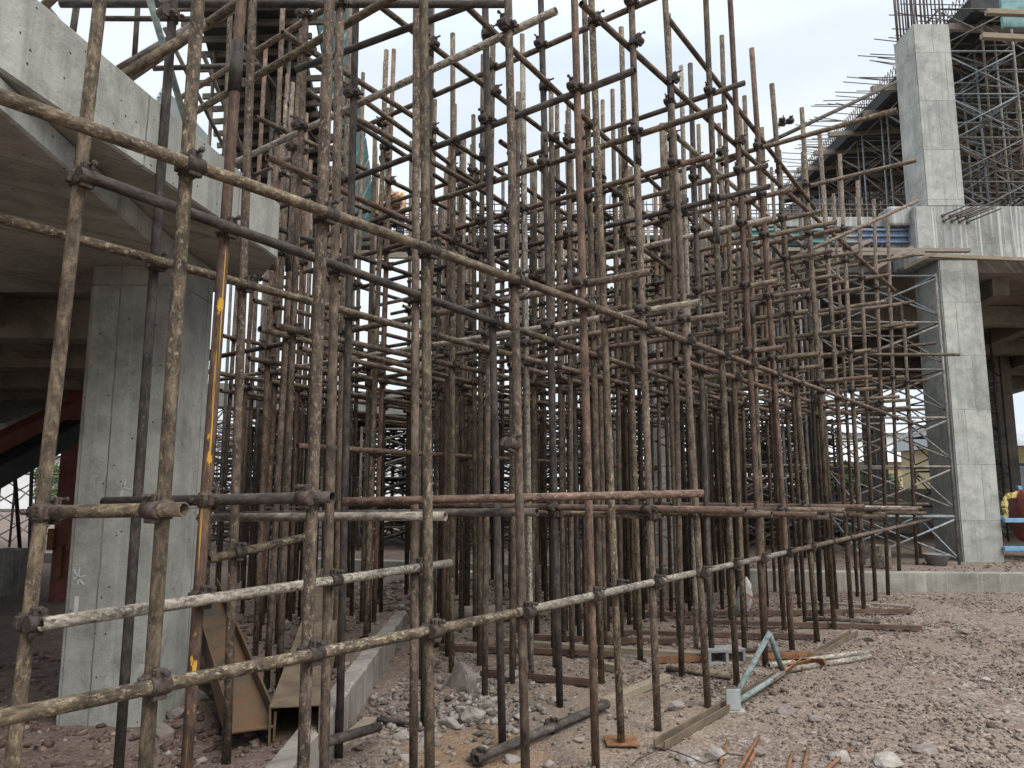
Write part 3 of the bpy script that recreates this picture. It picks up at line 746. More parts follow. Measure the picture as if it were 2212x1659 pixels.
bm = bmesh.new(); q = at_z(-5, 1290, .1); box_into(bm, (q.x - .1, q.y + .3, .42), .5, .5, .7, None, .02)
tag(link('footing_block', new_mesh(bm, 'footing_block'), M['concrete_low']), 'grey concrete footing block at the edge under the stand', 'block')
tag(tube('prop_tube', at_z(48, 1255, .1), at(25, 930, 11.0), M['tube_dark'], .03), 'thin dark prop leaning under the stand beside a blue strap', 'prop')
tag(tube('prop_tube', at_z(62, 1235, .1), at(72, 900, 12.0), M['tube_teal'], .03), 'upright dark teal prop under the stand', 'prop')

# ------------------------------------------------------------------ concrete portal frame on the far side
pf = empty('concrete_portal', (9.1, 14.6, KH))
tag(pf, 'tall pale concrete frame with a cross beam, rebar sprouting from its column top', 'concrete frame')
Yp = 14.5
def prismpart(name, poly, z0, z1, mat, parent, bev=0.02):
    bm = bmesh.new(); prism_into(bm, poly, z0, z1)
    if bev: bmesh.ops.bevel(bm, geom=bm.edges[:], offset=bev, segments=2, affect='EDGES')
    return put_under(link(name, new_mesh(bm, name), mat), parent)
XL, XR = 8.64, 9.43
prismpart('lower_column', [(XL, Yp), (XR, Yp), (XR, Yp + .95), (XL, Yp + .95)], 0.1, EYE + 4.6, M['concrete_right'], pf)
prismpart('cross_beam', [(8.22, Yp - .03), (18, Yp - .03), (18, Yp + .98), (8.22, Yp + .98)], EYE + 4.603, EYE + 5.72, M['concrete_beam'], pf)
prismpart('upper_column', [(8.50, Yp), (9.28, Yp), (9.28, Yp + .79), (8.50, Yp + .79)], EYE + 5.723, EYE + 9.78, M['concrete_right'], pf)
zt = EYE + 9.78
for k in range(9):
    x = 8.56 + k * 0.082; h = rnd.uniform(0.5, 1.5)
    for y in (Yp + .06, Yp + .72):
        bm = bmesh.new(); bar_into(bm, (x, y, zt - .05), (x + rnd.uniform(-.05, .05), y, zt + h + .5), 0.017, 6)
        put_under(link('starter_bar', new_mesh(bm, 'starter_bar'), M['rebar']), pf)
for k in range(6):
    x = 8.55 + k * 0.006; y = Yp + .66 - k * 0.10
    bm = bmesh.new(); bar_into(bm, (x, y, zt - .05), (x, y, zt + rnd.uniform(.9, 1.6)), 0.017, 6)
    put_under(link('starter_bar', new_mesh(bm, 'starter_bar'), M['rebar']), pf)
for k in range(8):
    q = at(2035 + 17 * (k % 4) + 3 * (k // 4), 466 + 11 * (k // 4) + 1.0 * (k % 4), Yp - .03)
    bm = bmesh.new(); bar_into(bm, q + Vector((0, .02, 0)), q + Vector((.42, -.45, .12)), 0.014, 6)
    bar_into(bm, q + Vector((0, .02, 0)), q + Vector((.02, -.03, .0)), 0.035, 8)
    put_under(link('anchor_bar', new_mesh(bm, 'anchor_bar'), M['rebar']), pf)

# ------------------------------------------------------------------ ring slab, formwork strip, rebar
prs = empty('ring_slab', (6, 15.2, EYE + 4.6))
tag(prs, 'dark concrete floor slab seen from below behind the scaffold', 'slab')
bm = bmesh.new(); prism_into(bm, [(2.6, 15.4), (8.2, 15.5), (24, 15.5), (30, 34), (2.4, 34)], EYE + 4.62, EYE + 4.95)
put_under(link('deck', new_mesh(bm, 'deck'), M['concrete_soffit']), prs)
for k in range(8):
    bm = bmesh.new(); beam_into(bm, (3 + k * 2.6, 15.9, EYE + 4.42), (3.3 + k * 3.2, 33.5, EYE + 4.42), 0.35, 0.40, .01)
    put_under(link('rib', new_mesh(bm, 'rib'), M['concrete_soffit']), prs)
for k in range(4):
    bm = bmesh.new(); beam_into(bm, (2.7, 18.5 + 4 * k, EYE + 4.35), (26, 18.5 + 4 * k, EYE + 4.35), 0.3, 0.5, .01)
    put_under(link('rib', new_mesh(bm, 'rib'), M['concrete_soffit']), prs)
def pillar(x, y, w, d, h, label, mat='concrete_right'):
    bm = bmesh.new(); box_into(bm, (0, 0, h / 2), w, d, h, None, .02)
    o = link('concrete_pillar', new_mesh(bm, 'concrete_pillar'), M[mat], None, Matrix.Translation((x, y, KH - .05)))
    tag(o, label, 'pillar')
q = at(1432, 900, 15.95); pillar(q.x, 15.95, .42, .5, 6.0, 'slim pale concrete pillar standing behind the middle of the scaffold')
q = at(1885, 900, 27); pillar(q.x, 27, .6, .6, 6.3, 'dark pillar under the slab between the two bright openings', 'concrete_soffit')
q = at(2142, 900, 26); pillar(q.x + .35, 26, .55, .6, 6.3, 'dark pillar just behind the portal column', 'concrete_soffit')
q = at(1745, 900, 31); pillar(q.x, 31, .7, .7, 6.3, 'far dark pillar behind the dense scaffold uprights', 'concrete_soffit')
# coloured formwork strip along the slab edge
PAN = [(1510, 1585, 'blue_panel', 'blue'), (1585, 1665, 'teal_panel', 'faded teal'), (1665, 1742, 'teal_panel', 'bright teal'), (1742, 1802, 'teal_panel', 'stained teal'), (1802, 1850, 'grey_panel', 'pale grey'), (1850, 1912, 'blue_panel', 'bright blue'), (1912, 1972, 'blue_panel', 'dark blue')]
for k, (x0, x1, m, cn) in enumerate(PAN):
    a = at(x0, 528, 14.75); b = at(x1, 492, 14.75)
    e = empty('formwork_sheet', ((a.x + b.x) / 2, 14.8, a.z))
    bm = bmesh.new(); box_into(bm, ((a.x + b.x) / 2, 14.80, (a.z + b.z) / 2), b.x - a.x - .012, .04, b.z - a.z, None, .004)
    put_under(link('face_sheet', new_mesh(bm, 'face_sheet'), M[m]), e)
    for zz in (a.z + .05, (a.z + b.z) / 2, b.z - .05):
        bm = bmesh.new(); box_into(bm, ((a.x + b.x) / 2, 14.755, zz), b.x - a.x - .03, .045, .03, None, .004)
        put_under(link('stiffener', new_mesh(bm, 'stiffener'), M[m]), e)
    tag(e, f'{cn} steel formwork panel, {ORD[k]} along the slab edge strip', 'formwork panel', 'formwork panels on the slab edge')
a = at(1560, 490, 14.9); b = at(1972, 468, 14.9)
bm = bmesh.new(); box_into(bm, ((a.x + b.x) / 2, 15.05, (a.z + b.z) / 2), b.x - a.x, .3, b.z - a.z, None, .02)
tag(link('cast_strip', new_mesh(bm, 'cast_strip'), M['concrete_beam']), 'narrow strip of rough cast concrete above the coloured formwork', 'concrete strip')
a = at(1925, 488, 14.7); b = at(1972, 446, 14.7)
bm = bmesh.new(); box_into(bm, ((a.x + b.x) / 2 - .05, 14.9, (a.z + b.z) / 2), b.x - a.x, .5, b.z - a.z, None, .05)
tag(link('cast_stub', new_mesh(bm, 'cast_stub'), M['concrete_beam']), 'broken concrete stub at the end of the rebar cage by the portal', 'concrete stub')
# rebar cage along the slab edge, three bays of it
for (x0, x1, lab) in ((600, 1010, 'rusty rebar cage against the sky behind the bending worker'), (1015, 1480, 'rusty rebar cage across the middle of the slab edge'), (1485, 1930, 'dense rusty rebar cage running up to the portal column')):
    bm = bmesh.new(); Yc = 15.0
    za, zb = at(1100, 492, Yc).z, at(1100, 442, Yc).z
    X0, X1 = at(x0, 470, Yc).x, at(x1, 470, Yc).x
    n = int((X1 - X0) / 0.13)
    for k in range(n):
        x = X0 + (X1 - X0) * k / n
        for y in (Yc, Yc + .5):
            bar_into(bm, (x, y, za - .25), (x + rnd.uniform(-.03, .03), y, zb + rnd.uniform(-.1, .25)), .010, 5)
    for zz in np.linspace(za - .2, zb, 6):
        for y in (Yc - .02, Yc + .52):
            bar_into(bm, (X0, y, zz), (X1, y, zz + rnd.uniform(-.03, .03)), .013, 5)
    tag(link('rebar_mesh', new_mesh(bm, 'rebar_mesh'), M['rebar']), lab, 'rebar cage', 'rebar cages along the slab edge')
# deck under the cage
bm = bmesh.new(); a = at(600, 520, 15); b = at(1570, 505, 15)
box_into(bm, ((a.x + b.x) / 2, 15.5, a.z + .02), b.x - a.x, 1.3, .10, None, .01)
tag(link('formwork_deck', new_mesh(bm, 'formwork_deck'), M['dark_ply']), 'dark plywood deck carrying the rebar cages', 'formwork deck')
for k in range(4):
    bm = bmesh.new(); a = at(560 + 230 * k, 545 + 6 * (k % 2), 14.9)
    beam_into(bm, a, (a.x + 2.6, 15.0, a.z), .1, .12)
    tag(link('timber_bearer', new_mesh(bm, 'timber_bearer'), M['timber_grey']), f'{ORD[k]} grey timber bearer under the plywood deck, counted from the stand', 'timber', 'bearers under the plywood deck')
# planks sticking out by the beam
for k, (p0, p1, Y, lab) in enumerate((((1995, 552), (2230, 562), 14.2, 'long pale plank under the cross beam soffit'), ((1700, 540), (2095, 541), 13.6, 'thin board laid along the formwork edge below the blue panels'),
    ((1740, 551), (1995, 548), 13.5, 'lower thin board of the outrigger platform'), ((1880, 585), (1970, 535), 13.3, 'slanting outrigger timber below the blue panels'), ((1790, 560), (1880, 520), 13.2, 'short slanting timber at the outrigger platform'),
    ((1950, 580), (2030, 540), 13.8, 'third slanting timber touching the portal column'))):
    bm = bmesh.new(); beam_into(bm, at(*p0, Y), at(*p1, Y), .10, .07)
    tag(link('plank', new_mesh(bm, 'plank'), M['timber_grey'] if k else M['timber']), lab, 'plank')

# ------------------------------------------------------------------ lower ring beam at the back
lb = empty('ring_beam', (-3, 17, EYE + 1.9)); tag(lb, 'grey curved ring beam of the lower tier behind the uprights', 'concrete beam')
pts = [at(470, 830, 15.5), at(620, 842, 16.2), at(760, 850, 16.8), at(900, 860, 17.4), at(1130, 880, 18.2)]
for name, dz0, dz1, dep, mat in (('fascia', -.28, .22, .35, 'concrete'), ('soffit_slab', -.27, -.10, 5.0, 'concrete_soffit')):
    bm = bmesh.new()
    fr = [Vector((p_.x, p_.y + (.35 if dep > 1 else 0), EYE + 2.0)) for p_ in pts]
    poly = [(v.x, v.y) for v in fr] + [(v.x - .5, v.y + dep) for v in reversed(fr)]
    prism_into(bm, poly, EYE + 2.0 + dz0, EYE + 2.0 + dz1)
    put_under(link(name, new_mesh(bm, name), M[mat]), lb)
for k, (px, lab) in enumerate(((735, 'grey'), (985, 'dim'))):
    q = at(px, 1000, 18.5); pillar(q.x, 18.5, .8, .8, 3.0, f'{lab} stout pillar under the lower ring beam', 'concrete')

#@@RAKERS
# ------------------------------------------------------------------ raking tier formwork over the stand side
def quad_slab(bm, a, b, c, d, t):
    n = (b - a).cross(d - a).normalized()
    if n.z < 0: n = -n
    lo = [bm.verts.new(v) for v in (a, b, c, d)]; hi = [bm.verts.new(v + n * t) for v in (a, b, c, d)]
    bm.faces.new(lo); bm.faces.new(hi)
    for i in range(4): bm.faces.new((lo[i], lo[(i + 1) % 4], hi[(i + 1) % 4], hi[i]))
    bmesh.ops.recalc_face_normals(bm, faces=bm.faces[:])
rk = empty('raking_formwork', at(600, 300, 12)); tag(rk, 'steep dark formwork of a raking tier with teal side panels above the stand', 'formwork')
TL, TRr = at(395, -90, 9.0), at(615, -90, 9.0); BL, BR = at(575, 575, 15), at(745, 540, 15)
bm = bmesh.new(); quad_slab(bm, TL, TRr, BR, BL, .12)
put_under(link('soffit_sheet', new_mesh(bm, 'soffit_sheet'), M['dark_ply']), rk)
for k in range(26):
    t = (k + .5) / 26
    a = TL.lerp(BL, t) + Vector((-.25, 0, -.09)); b = TRr.lerp(BR, t) + Vector((rnd.uniform(.15, .6), 0, -.09))
    bm = bmesh.new(); beam_into(bm, a, b, .045, .09)
    put_under(link('cross_plank', new_mesh(bm, 'cross_plank'), M['timber_dark']), rk)
for off in (.55,):
    bm = bmesh.new(); beam_into(bm, TL.lerp(TRr, off) + Vector((0, 0, -.22)), BL.lerp(BR, off) + Vector((0, 0, -.22)), .09, .12)
    put_under(link('bearer', new_mesh(bm, 'bearer'), M['timber_dark']), rk)
for k in range(11):
    t0, t1 = k / 11, (k + .9) / 11
    a, b = TRr.lerp(BR, t0) + Vector((.30, 0, -.08)), TRr.lerp(BR, t1) + Vector((.30, 0, -.08))
    bm = bmesh.new(); h = Vector((0.34, 0.10, .80))
    quad_slab(bm, a, b, b + h, a + h, .03)
    put_under(link('side_panel', new_mesh(bm, 'side_panel'), M['teal_panel'] if k % 4 else M['grey_panel']), rk)

for k in range(14):
    t = .08 + .85 * k / 14; q = TL.lerp(BL, t).lerp(TRr.lerp(BR, t), rnd.uniform(.05, .95))
    if q.y < 9.3: q.y = 9.3 + .05 * k
    o = tube('scaffold_upright', Vector((q.x, q.y, .1)), Vector((q.x + rnd.uniform(-.05, .05), q.y, q.z - .1)), M[rnd.choice(['tube_dark', 'tube_grey', 'tube_brown'])], TR)
    tag(o, f'dark upright propping the raking formwork, {ORD[k]} down its slope', 'scaffold pole', 'uprights under the raking formwork')
# raking tier on the far side, deck edge descending away from the portal
rt = empty('raking_tier', (11, 20, EYE + 10)); tag(rt, 'dark raking tier deck behind the portal column with rebar along its edge', 'raking deck')
a = at(2100, 25, 16.5); b = at(1690, 440, 31)
a2 = a + Vector((9, 2.0, .9)); b2 = b + Vector((14, 1.5, 2.5))
bm = bmesh.new(); quad_slab(bm, a, b, b2, a2, .35)
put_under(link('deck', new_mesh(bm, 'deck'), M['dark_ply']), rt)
for k in range(9):
    t = (k + .3) / 9
    p0 = a.lerp(b, t) + Vector((-rnd.uniform(.3, .9), 0, -.12)); p1 = a2.lerp(b2, t) + Vector((0, 0, -.12))
    bm = bmesh.new(); beam_into(bm, p0, p1, .12, .16)
    put_under(link('bearer', new_mesh(bm, 'bearer'), M['timber_grey']), rt)
for k in range(64):
    t = k / 64
    p0 = a.lerp(b, t) + Vector((-rnd.uniform(.5, 1.7), rnd.uniform(-.2, .2), .42 + rnd.uniform(0, .35))); p1 = a.lerp(b, t) + Vector((1.2, 0, .45))
    bm = bmesh.new(); bar_into(bm, p0, p1, .016, 4)
    put_under(link('edge_bar', new_mesh(bm, 'edge_bar'), M['rebar']), rt)
bm = bmesh.new()
for k in range(80):
    t0, t1 = k / 80, (k + 1) / 80
    for (o0, o1) in (((.1, .4), (.1, .85)), ((.1, .85), (.1, .4))):
        bar_into(bm, a.lerp(b, t0) + Vector((o0[0], 0, o0[1])), a.lerp(b, t1) + Vector((o1[0], 0, o1[1])), .013, 4)
put_under(link('rebar_lattice', new_mesh(bm, 'rebar_lattice'), M['rebar']), rt)
# back wall of dark formwork below that deck, over the slab
bm = bmesh.new()
quad_slab(bm, Vector((4.5, 33.0, EYE + 4.95)), Vector((34, 33.0, EYE + 4.95)), Vector((34, 31.5, EYE + 28)), Vector((12.2, 33.5, EYE + 12.6)), .2)
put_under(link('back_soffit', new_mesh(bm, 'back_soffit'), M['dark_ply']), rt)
# upper storey formwork corner, far right top
for k, (x0, y0, x1, y1, m, lab) in enumerate(((2165, -25, 2235, 22, 'teal_panel', 'teal formwork panel at the top corner above the raking deck'), (2168, 34, 2235, 58, 'teal_panel', 'lower teal formwork panel at the top corner'))):
    p0, p1 = at(x0, y1, 15.8), at(x1, y0, 15.8)
    bm = bmesh.new(); box_into(bm, ((p0.x + p1.x) / 2, 15.85, (p0.z + p1.z) / 2), p1.x - p0.x, .08, p1.z - p0.z, None, .01)
    tag(link('formwork_sheet', new_mesh(bm, 'formwork_sheet'), M[m]), lab, 'formwork panel')
for k, (p0, p1, Y, lab) in enumerate((((2130, 26), (2240, 30), 15.6, 'pale plank under the upper teal panel'), ((2120, 78), (2240, 84), 15.4, 'pale plank below the lower teal panel'))):
    bm = bmesh.new(); beam_into(bm, at(*p0, Y), at(*p1, Y), .12, .12)
    tag(link('plank', new_mesh(bm, 'plank'), M['timber']), lab, 'plank')

# ------------------------------------------------------------------ frame scaffold towers
def tower(name, x, y, z0, w, d, lift, n, mat, label, group, diag=True, rot=0.0, leg_r=.03):
    e = empty(name, (x, y, z0)); tag(e, label, 'scaffold tower', group)
    e.matrix_basis = Matrix.Translation((x, y, z0)) @ Matrix.Rotation(rot, 4, 'Z')
    H = lift * n
    ms = mat if isinstance(mat, list) else [mat]
    W = e.matrix_basis
    for sx in (-1, 1):
        for sy in (-1, 1):
            o = tube('leg', W @ Vector((sx * w / 2, sy * d / 2, 0)), W @ Vector((sx * w / 2, sy * d / 2, H)), M[rnd.choice(ms)], leg_r, None, 6, 0, False)
            put_under(o, e)
    for k in range(n):
        z = lift * (k + 1); zb = lift * k
        bm = bmesh.new()
        for sy in (-1, 1):
            bar_into(bm, W @ Vector((-w / 2, sy * d / 2, z - .05)), W @ Vector((w / 2, sy * d / 2, z - .05)), leg_r * .75, 5)
            if diag:
                bar_into(bm, W @ Vector((-w / 2, sy * d / 2, zb + .1)), W @ Vector((w / 2, sy * d / 2, z - .1)), leg_r * .62, 5)
                bar_into(bm, W @ Vector((w / 2, sy * d / 2 + .03, zb + .1)), W @ Vector((-w / 2, sy * d / 2 + .03, z - .1)), leg_r * .62, 5)
        for sx in (-1, 1):
            bar_into(bm, W @ Vector((sx * w / 2, -d / 2, z - .05)), W @ Vector((sx * w / 2, d / 2, z - .05)), leg_r * .75, 5)
            bar_into(bm, W @ Vector((sx * w / 2, -d / 2, zb + .1)), W @ Vector((sx * w / 2, d / 2, z - .1)), leg_r * .62, 5)
        put_under(link('brace_lattice', new_mesh(bm, 'brace_lattice'), M[rnd.choice(ms)]), e)
    return e
t0 = tower('frame_tower', 7.35, 14.6, KH, 1.75, 1.3, 0.92, 6, ['tube_blue', 'tube_grey', 'tube_grey'], 'frame scaffold tower with blue painted legs beside the portal column', 'frame scaffold towers')
for k, (x, y, n, lab) in enumerate(((5.1, 15.6, 6, 'grey frame tower one bay in from the portal'), (3.0, 16.2, 6, 'grey frame tower under the middle of the slab edge'), (6.6, 20, 6, 'frame tower in the bright opening under the slab'), (9.6, 22, 6, 'frame tower deep under the slab behind the blue one'), (12.2, 20.5, 6, 'spindly frame tower in the opening past the portal column'), (14.4, 23.5, 6, 'second spindly frame tower past the portal column'))):
    tower('frame_tower', x, y, KH, 1.7, 1.3, 0.95, n, ['tube_grey', 'tube_dark', 'tube_blue'] if k != 4 else ['tube_dark'], lab, 'frame scaffold towers')
# towers above the slab, carrying the raking tier
for k in range(8):
    t = (k + .35) / 8
    q = a.lerp(b, t) + Vector((1.15, .3, 0)); h = q.z - (EYE + 5.0)
    n = max(2, int(h / 1.15))
    tower('frame_tower', q.x, q.y, EYE + 4.96, 1.6, 1.3, h / n, n, ['tube_grey', 'tube_grey', 'tube_blue', 'tube_brown'], f'{ORD[k]} frame tower under the raking deck counted from the portal', 'towers under the raking deck')
for k in range(7):
    t = (k + .6) / 7
    q = a.lerp(b, t) + Vector((3.4, 1.4, 0)); h = q.z + .3 - (EYE + 5.0); n = max(2, int(h / 1.15))
    tower('frame_tower', q.x, q.y, EYE + 4.96, 1.6, 1.3, h / n, n, ['tube_grey', 'tube_brown', 'tube_grey'], f'{ORD[k]} inner frame tower behind the raking deck edge', 'towers under the raking deck')
for k in range(4):
    q = Vector((11.2 + 1.9 * k, 17.2 + .9 * (k % 2), 0)); h = 6.6; n = 6
    tower('frame_tower', q.x, q.y, EYE + 4.96, 1.7, 1.4, h / n, n, ['tube_grey', 'tube_blue', 'tube_grey', 'tube_brown'], f'tall frame tower above the cross beam, {ORD[k]} from the portal column', 'towers above the cross beam')
# far mass of towers behind the scaffold, each its own
kk = 0
for j, y in enumerate((17.6, 19.4, 21.6, 24.0)):
    for i in range(12 if j == 0 else 13):
        x = (-7.0 + i * 1.3) * (y / 18.5) + (j % 2) * .6
        if x > 7.6 * (y / 18.5): continue
        kk += 1
        tower('frame_tower', x, y + rnd.uniform(-.2, .2), KH, 1.15, 1.1, .56, 5 if j == 0 else 6, ['tube_dark', 'tube_grey', 'tube_dark'],
              f'dark braced tower, {ORD[i]} of the {ORD[j]} line behind the tube scaffold', 'braced towers behind the tube scaffold', True, rnd.uniform(-.15, .15), .034)
for i in range(8):
    tower('frame_tower', -15.5 + i * 1.45, 18.6 + .5 * (i % 2), KH, 1.2, 1.1, .9, 4, ['tube_grey', 'tube_dark'], f'pale braced tower, {ORD[i]} seen beyond the stand underside', 'braced towers beyond the stand')

#@@SCAFFOLD
# ------------------------------------------------------------------ tube scaffold
ROWS = [(-3.305, .7756), (-3.37, .604), (-4.47, .664), (-4.75, .650)] + [(-5.2 - .52 * i, .640) for i in range(12)]
Adir = Vector((.612, .791, 0)); Bdir = Vector((-.791, .612, 0))
ROW_N = ['front row', 'second row', 'third row', 'fourth row', 'fifth row', 'sixth row', 'seventh row', 'eighth row', 'ninth row', 'tenth row', 'eleventh row', 'twelfth row', 'thirteenth row', 'fourteenth row', 'fifteenth row', 'last row']
ROW_N += [f'{w} short row toward the portal' for w in ORD[:7]]
UP_H = {}
UPR = []
LOOK = {'tube_brown': 'brown', 'tube_red': 'reddish rusty', 'tube_dark': 'dark', 'tube_ochre': 'mud stained', 'tube_pale': 'mortar splashed pale'}
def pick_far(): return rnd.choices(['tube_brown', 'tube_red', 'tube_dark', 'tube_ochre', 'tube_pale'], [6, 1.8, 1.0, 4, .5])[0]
def pick(): return rnd.choices(['tube_brown', 'tube_red', 'tube_dark', 'tube_ochre', 'tube_pale'], [6, 2.2, 1.5, 2.4, .3])[0]
class Up: pass
def upright(row, idx, base, topz, lean=Vector((0, 0, 0)), mat=None, label=None, base_z=None, fat=1.0):
    """base: point of the axis at height 0; lean: horizontal drift per metre"""
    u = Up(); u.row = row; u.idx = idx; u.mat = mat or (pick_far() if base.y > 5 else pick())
    u.p = lambda z, b=base, l=lean: Vector((b.x + l.x * z, b.y + l.y * z, z))
    z0 = GZ1(base.x, base.y) - .02 if base_z is None else base_z
    if base.y > kerb_y(base.x): z0 = KH
    u.z0 = z0; u.z1 = topz; u.dir = Vector((lean.x, lean.y, 1)).normalized()
    u.o = tube('scaffold_upright', u.p(z0), u.p(topz), M[u.mat], TR * fat, None, None, rnd.uniform(-.006, .006) if base.y < 9 else 0)
    tag(u.o, label or f'{LOOK[u.mat]} scaffold upright, {ORD[idx] if idx < 19 else "infill pole " + ORD[idx - 19]} along the {ROW_N[row]}', 'scaffold pole', f'scaffold uprights of the {ROW_N[row]}')
    UPR.append(u); UP_H[(row, idx)] = u
    return u
def traced(row, idx, top, bot, cross, topz, mat=None, label=None):
    q = on_line(*cross, *ROWS[row]); Y = q.y
    a, b = at(*top, Y), at(*bot, Y)
    l = (a - b) / (a.z - b.z); l.z = 0
    base = Vector((b.x - l.x * b.z, Y, 0))
    return upright(row, idx, base, topz, l, mat, label, None, 1.03 + .27 * min(1, max(0, (Y - 4) / 5)))
FR = [((430, 0), (315, 1659), (400, 360), 'tube_ochre', 'thick mud stained front upright nearest the viewer, before the concrete column'),
      ((713, 0), (655, 1659), (700, 465), 'tube_brown', 'thick brown front upright crossing the rusty box beam'),
      ((915, 0), (928, 1659), (920, 548), 'tube_ochre', 'front upright with pale flaking scale beside a thinner brown one'),
      ((1098, 0), (1135, 1659), (1107, 610), 'tube_brown', 'brown front upright carrying a dangling loose clamp'),
      ((1240, 0), (1287, 1659), (1255, 660), 'tube_red', 'reddish front upright passing the mud patch'),
      ((1365, 0), (1422, 1610), (1380, 708), 'tube_brown', 'front upright standing at the near end of the floor channel'),
      ((1437, 0), (1530, 1540), (1467, 740), None, None), ((1525, 0), (1592, 1490), (1550, 770), None, None), ((1577, 0), (1655, 1465), (1607, 790), None, None),
      ((1622, 80), (1712, 1415), (1665, 810), None, None), ((1665, 155), (1767, 1405), (1718, 828), None, None), ((1730, 205), (1804, 1390), (1770, 848), None, None),
      ((1768, 255), (1842, 1370), (1808, 858), None, None), ((1812, 300), (1868, 1350), (1845, 870), None, None), ((1850, 340), (1893, 1335), (1878, 882), None, None),
      ((1885, 370), (1920, 1320), (1908, 893), None, None), ((1915, 400), (1945, 1310), (1935, 902), None, None), ((1950, 640), (1985, 1292), (1965, 910), None, None)]
TOPS0 = [7.6, 7.6, 7.8, 7.5, 7.7, 7.9, 7.6, 7.5, 7.7, 6.65, 6.6, 6.7, 6.65, 6.7, 6.6, 6.6, 6.5, 4.9]
for k, (t_, b_, c_, m_, lab) in enumerate(FR): traced(0, k, t_, b_, c_, TOPS0[k], m_, lab)
q = at_z(1342, 1601, .01); a_ = at(1280, 50, q.y); l_ = (a_ - q) / (a_.z - q.z); l_.z = 0
upright(0, 18, Vector((q.x, q.y, 0)), 6.6, l_, 'tube_ochre', 'mud stained upright whose foot stands on a flat square sole plate')
R1 = [((215, 0), (25, 1659), (175, 390), 'tube_ochre', 'leaning mud stained upright nearest the edge, before the dark underside of the stand'),
      ((520, 0), (402, 1659), (490, 500), 'tube_yellow', 'upright splashed with yellow paint drips'),
      ((735, 0), (700, 1659), (728, 590), None, None), ((900, 0), (893, 1659), (905, 648), 'tube_brown', 'thinner brown upright right beside the flaking one'),
      ((1048, 0), (1085, 1600), (1059, 700), None, None), ((1168, 0), (1213, 1659), (1183, 732), 'tube_dark', 'dark smooth upright whose foot passes the loose ground pipe'),
      ((1262, 0), (1300, 1500), (1275, 759), None, None), ((1340, 0), (1385, 1480), (1358, 788), None, None), ((1420, 10), (1470, 1450), (1440, 815), None, None),
      ((1487, 60), (1540, 1430), (1508, 835), None, None), ((1545, 120), (1600, 1420), (1568, 850), None, None), ((1600, 180), (1650, 1400), (1622, 868), None, None), ((1650, 230), (1700, 1380), (1672, 880), None, None),
      ((1700, 270), (1745, 1360), (1718, 893), None, None), ((1742, 300), (1785, 1340), (1760, 900), None, None)]
for k, (t_, b_, c_, m_, lab) in enumerate(R1): traced(1, k, t_, b_, c_, rnd.uniform(6.0, 6.9) if k > 5 else 7.3, m_, lab)
R2 = [((376, 0), (256, 1659), (350, 575), 'tube_dark', 'slim dark upright in front of the column, between the two thick ones'),
      ((548, 0), (488, 1659), (528, 625), None, None), ((770, 0), (733, 1600), (764, 685), None, None)]
for k, (t_, b_, c_, m_, lab) in enumerate(R2): traced(2, k, t_, b_, c_, 7.3, m_, lab)
# inner rows: meet the cross lines through the front uprights
def meet(row, q):                      # the cross line through q meets the row's line
    a_, b_ = ROWS[row]
    t = (a_ + b_ * q.y - q.x) / (Bdir.x - b_ * Bdir.y)
    return q + Bdir * t
starts = [UP_H[(0, k)].p(0) for k in range(18)]
ext = [starts[0] - Adir * .7 * j for j in range(3, 0, -1)]
for row in range(2, 16):
    idx = 3 if row == 2 else 0
    for s in ext + starts:
        q = meet(row, s); q.z = 0
        jt = .05 if row < 4 else .11
        q += Vector((rnd.uniform(-jt, jt), rnd.uniform(-jt, jt), 0))
        if row == 2 and q.y < 5.4: continue
        if row > 2 and (abs(1106 + 1619 * q.x / q.y - 1434) < 24 or abs(1106 + 1619 * q.x / q.y - 855) < 24): continue
        if q.x / q.y < -.40 or q.y < 5.6 or q.y > kerb_y(q.x) + .9: continue
        if q.x < -1.9 and q.y < 6.4: continue
        if idx >= 19: continue
        if rnd.random() < (.02 if q.x / q.y > .14 else .20 if q.x / q.y > -.22 else .22): continue
        hi = rnd.choice([6.7, 6.6, 6.9, 6.3, 7.1, 5.9]) + rnd.uniform(-.15, .15)
        if q.y < 9: hi -= .55
        if q.x < -1.5: hi = rnd.uniform(5.6, 8.0)
        upright(row, idx, q, hi, Vector((rnd.uniform(-.012, .012), rnd.uniform(-.012, .012), 0)))
        idx += 1

# short rows parallel to the front one, filling the end toward the portal
for j in range(7):
    row = 16 + j; idx = 0; y = 6.9 + .13 * (j % 3)
    while y < 12.9:
        q = Vector((-3.305 - .52 * (j + 1) + .7756 * y + rnd.uniform(-.05, .05), y + rnd.uniform(-.05, .05), 0)); y += .56
        sx_ = 1106 + 1619 * q.x / q.y
        if sx_ < 1440 or q.y > kerb_y(q.x) - .25 or rnd.random() < .06: continue
        upright(row, idx, q, rnd.uniform(6.0, 6.9), Vector((rnd.uniform(-.012, .012), rnd.uniform(-.012, .012), 0)), fat=1.15); idx += 1
for row in (2, 3, 4):
    idx = 19
    for s0, s1 in zip(starts[5:], starts[6:]):
        q = meet(row, (s0 + s1) / 2); q.z = 0
        q += Vector((rnd.uniform(-.06, .06), rnd.uniform(-.06, .06), 0))
        if q.y < 6.5 or q.y > kerb_y(q.x) + .9 or rnd.random() < .30 or len(UPR) > 318: continue
        upright(row, idx, q, rnd.uniform(5.2, 6.9), Vector((rnd.uniform(-.012, .012), rnd.uniform(-.012, .012), 0))); idx += 1

